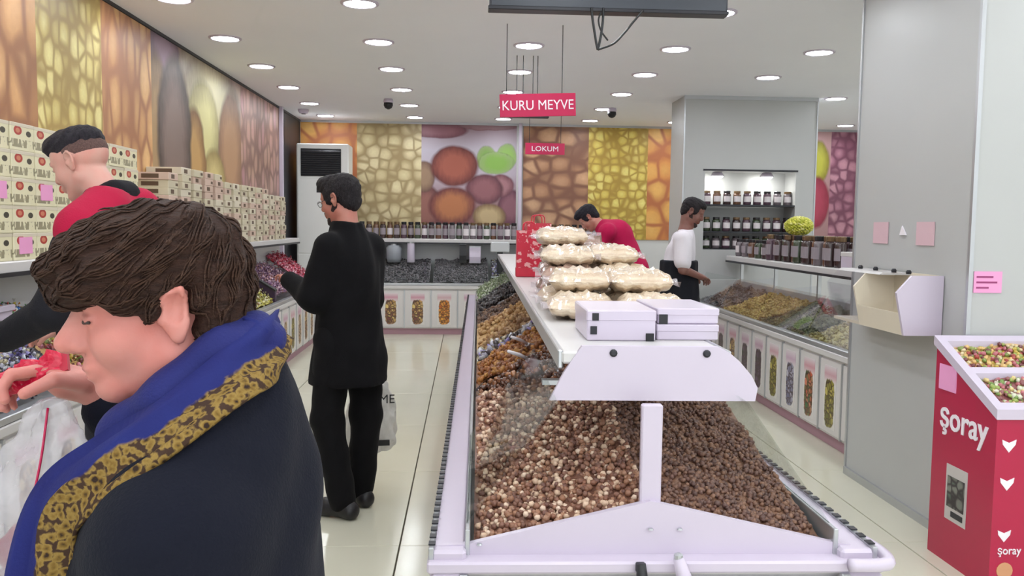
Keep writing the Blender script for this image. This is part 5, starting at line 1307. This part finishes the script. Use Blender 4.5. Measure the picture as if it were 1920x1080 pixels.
# carrier bag he holds
BAGF = film_mat('milky carrier bag film', (228, 226, 222), .75, .3)
t = thing('carrier_bag', 'white plastic carrier bag with black print beside the tall man', 'bag', (-.53, 4.78, .22), math.radians(8))
F = Field(axis(-.2, .2, .008), axis(-.14, .14, .008), axis(-.02, .50, .008))
F.loft([(.0, 0, 0, .11, .05), (.05, 0, 0, .145, .08), (.2, 0, 0, .14, .075), (.34, .0, 0, .11, .045), (.42, .02, 0, .05, .02), (.45, .03, 0, .03, .014)], .01, folds=.006, fs=(5, 18))
obj('bag_body', F.mesh('bag_body', BAGF, crinkle(.005, (34, 40, 30))), t)
for s_ in (-1, 1): MB().tube(curve_pts([(.03, s_*.01, .43), (.06, s_*.015, .48), (.075, 0, .53)], 4), .006, 6).build('handle', BAGF, t, True)
text_part('lettering', 'ME', BLACK, t, (.085, -.068, .30), (PI/2, 0, 0), .07)
MB().box(.0, .10, -.094, -.08, .045, .075).build('printed_bar', BLACK, t)

# ---- shop assistant in a crimson vest at the left counter
def vest(b, J, t, HM):
    C = b.field(.011, ((), (), ()), lo=(-.4, -.42, .7), hi=(.7, .42, 1.72))
    C.loft([(.80, -.045, 0, .175, .205), (1.0, -.04, 0, .165, .19), (1.2, -.02, 0, .15, .195), (1.42, .0, 0, .13, .20), (1.52, .03, 0, .10, .15), (1.58, .06, 0, .075, .085)], .03, folds=.005, fs=(4, 9))
    for s in 'lr':
        a = np.array(J['s'+s]); e = np.array(J['e'+s]); C.cone(a+(e-a)*.12, (a[0], a[1]*.5, a[2]+.035), .086, .08, .06)
    b.part('vest', C, cloth('crimson work vest', (172, 20, 60), .75), crinkle(.003, (16, 18, 14)))
    C = b.field(.011, ((), (), ()), lo=(-.4, -.42, .7), hi=(.7, .42, 1.72))
    for s in 'lr':
        a, e, w_ = [np.array(J[x+s], float) for x in 'sew']; limb(C, [a+(e-a)*.32, e, e+(w_-e)*.96], (.074, .064, .05), .03)
    b.part('sleeves', C, cloth('black sleeves', (28, 27, 33), .85), crinkle(.003, (16, 18, 14)))
    C = b.field(.009, ((), (), ()), lo=(-.2, -.2, 1.42), hi=(.4, .2, 1.74))
    n = np.array(J['neck']); C.cone(n+np.array((-.045, -.03, .03)), n+np.array((-.045, .03, .03)), .05, .05, .03); C.cone(n+np.array((.02, -.045, .01)), n+np.array((.02, .045, .01)), .045, .045, .04)
    C.cone(n+np.array((-.01, 0, -.05)), n+np.array((.04, 0, .14)), .052, .058, .006, 's')
    b.part('collar', C, cloth('black collar', (24, 23, 28), .85))
J = dict(hip=(-.05, 0, .96), chest=(.0, 0, 1.36), neck=(.07, 0, 1.56), head=(.175, 0, 1.70), sl=(.02, .20, 1.50), sr=(.02, -.20, 1.50), el=(.10, .26, 1.2), er=(.10, -.26, 1.2),
         wl=(.38, .16, 1.08), wr=(.38, -.16, 1.08), hl=(.9, -.2, -.2), hr=(.9, .2, -.2), pl=(-.02, .1, .9), pr=(-.02, -.1, .9), kl=(.02, .11, .5), kr=(.02, -.11, .5), al=(-.02, .12, .085), ar=(-.02, -.12, .085), fl=(1, .25, 0), fr=(1, -.25, 0))
simple_person('shop assistant with black cropped hair in crimson vest at left counter', (-1.20, 3.1, 0), math.radians(168), J, (206, 160, 146), (26, 23, 28), [vest, trousers(cloth('dark trousers', (34, 34, 40)))],
              (0, math.radians(24), 0), 1.0, hair='fade', hi=(.6, .48, 1.90), lo=(-.42, -.48, -.01))

# ---- assistant in white shirt and black apron facing the right counter
def tshirt(b, J, t, HM):
    C = b.field(.012, ((), (), ()), lo=(-.4, -.42, .8), hi=(.7, .42, 1.66))
    C.loft([(.95, .0, 0, .145, .175), (1.15, .0, 0, .14, .185), (1.32, .02, 0, .125, .20), (1.42, .045, 0, .09, .15), (1.475, .055, 0, .066, .08)], .03, folds=.005, fs=(4, 9)); sleeves(C, J, (.085, .075), .75, .04)
    C.cone((.04, 0, 1.43), (.07, 0, 1.55), .054, .056, .008, 's')
    b.part('shirt', C, cloth('white cotton shirt', (222, 216, 222), .8, .04), crinkle(.004, (16, 18, 14)))
    C = b.field(.012, ((), (), ()), lo=(-.4, -.42, .4), hi=(.7, .42, 1.4))
    C.loft([(.45, .03, 0, .18, .205), (.8, .02, 0, .175, .21), (1.0, .01, 0, .172, .205), (1.16, .005, 0, .168, .206), (1.2, .005, 0, .166, .204)], .02, folds=.006, fs=(5, 7))
    b.part('apron', C, cloth('black apron', (26, 27, 34), .8), crinkle(.003, (18, 20, 14)))
J = dict(hip=(-.01, 0, .92), chest=(.0, 0, 1.28), neck=(.05, 0, 1.46), head=(.11, 0, 1.635), sl=(.02, .20, 1.38), sr=(.02, -.20, 1.38), el=(.03, .27, 1.13), er=(.03, -.27, 1.13),
         wl=(.19, .10, 1.05), wr=(.19, -.10, 1.06), hl=(.55, -.7, -.25), hr=(.55, .7, -.2), pl=(0, .1, .9), pr=(0, -.1, .9), kl=(.02, .11, .5), kr=(.02, -.11, .5), al=(0, .12, .085), ar=(0, -.12, .085), fl=(1, .25, 0), fr=(1, -.25, 0))
simple_person('man in white shirt and black apron looking down at right counter', (1.91, 7.6, 0), math.radians(-12), J, (130, 92, 82), (24, 20, 22), [tshirt, trousers(cloth('black work trousers', (24, 24, 30)))],
              (0, math.radians(26), 0), 1.0, hair='short', beard=(46, 34, 32), hi=(.55, .48, 1.83), lo=(-.42, -.48, -.01))

# ---- assistant in a crimson shirt bending over the island
def redshirt(b, J, t, HM):
    C = b.field(.012, ((), (), ()), lo=(-.4, -.42, .8), hi=(.8, .42, 1.66))
    C.cone(J['hip'], (J['hip'][0]+.02, 0, J['hip'][2]+.1), .16, .158, .05); C.cone((J['hip'][0]+.02, 0, J['hip'][2]+.1), J['chest'], .155, .165, .05); C.cone(J['chest'], np.array(J['neck'])-np.array((.03, 0, .02)), .15, .085, .06)
    C.cone(J['sl'], J['sr'], .085, .085, .06); sleeves(C, J, (.08, .066, .05)); b.part('shirt', C, cloth('crimson work shirt', (176, 18, 72), .75), crinkle(.004, (16, 18, 14)))
J = dict(hip=(-.12, 0, .95), chest=(.08, 0, 1.40), neck=(.24, 0, 1.50), head=(.36, 0, 1.58), sl=(.15, .19, 1.44), sr=(.15, -.19, 1.44), el=(.3, .25, 1.18), er=(.3, -.25, 1.18),
         wl=(.5, .12, 1.2), wr=(.5, -.12, 1.2), hl=(.8, -.2, -.2), hr=(.8, .2, -.2), pl=(-.07, .1, .9), pr=(-.07, -.1, .9), kl=(-.02, .11, .5), kr=(-.02, -.11, .5), al=(-.05, .12, .085), ar=(-.05, -.12, .085), fl=(1, .25, 0), fr=(1, -.25, 0))
simple_person('assistant in crimson shirt bending over far end of the island', (1.60, 8.65, 0), math.radians(165), J, (186, 136, 120), (22, 20, 26), [redshirt, trousers(cloth('charcoal trousers', (30, 30, 36)))],
              (0, math.radians(48), 0), 1.0, hair='full', hi=(.75, .48, 1.74), lo=(-.45, -.48, -.01))
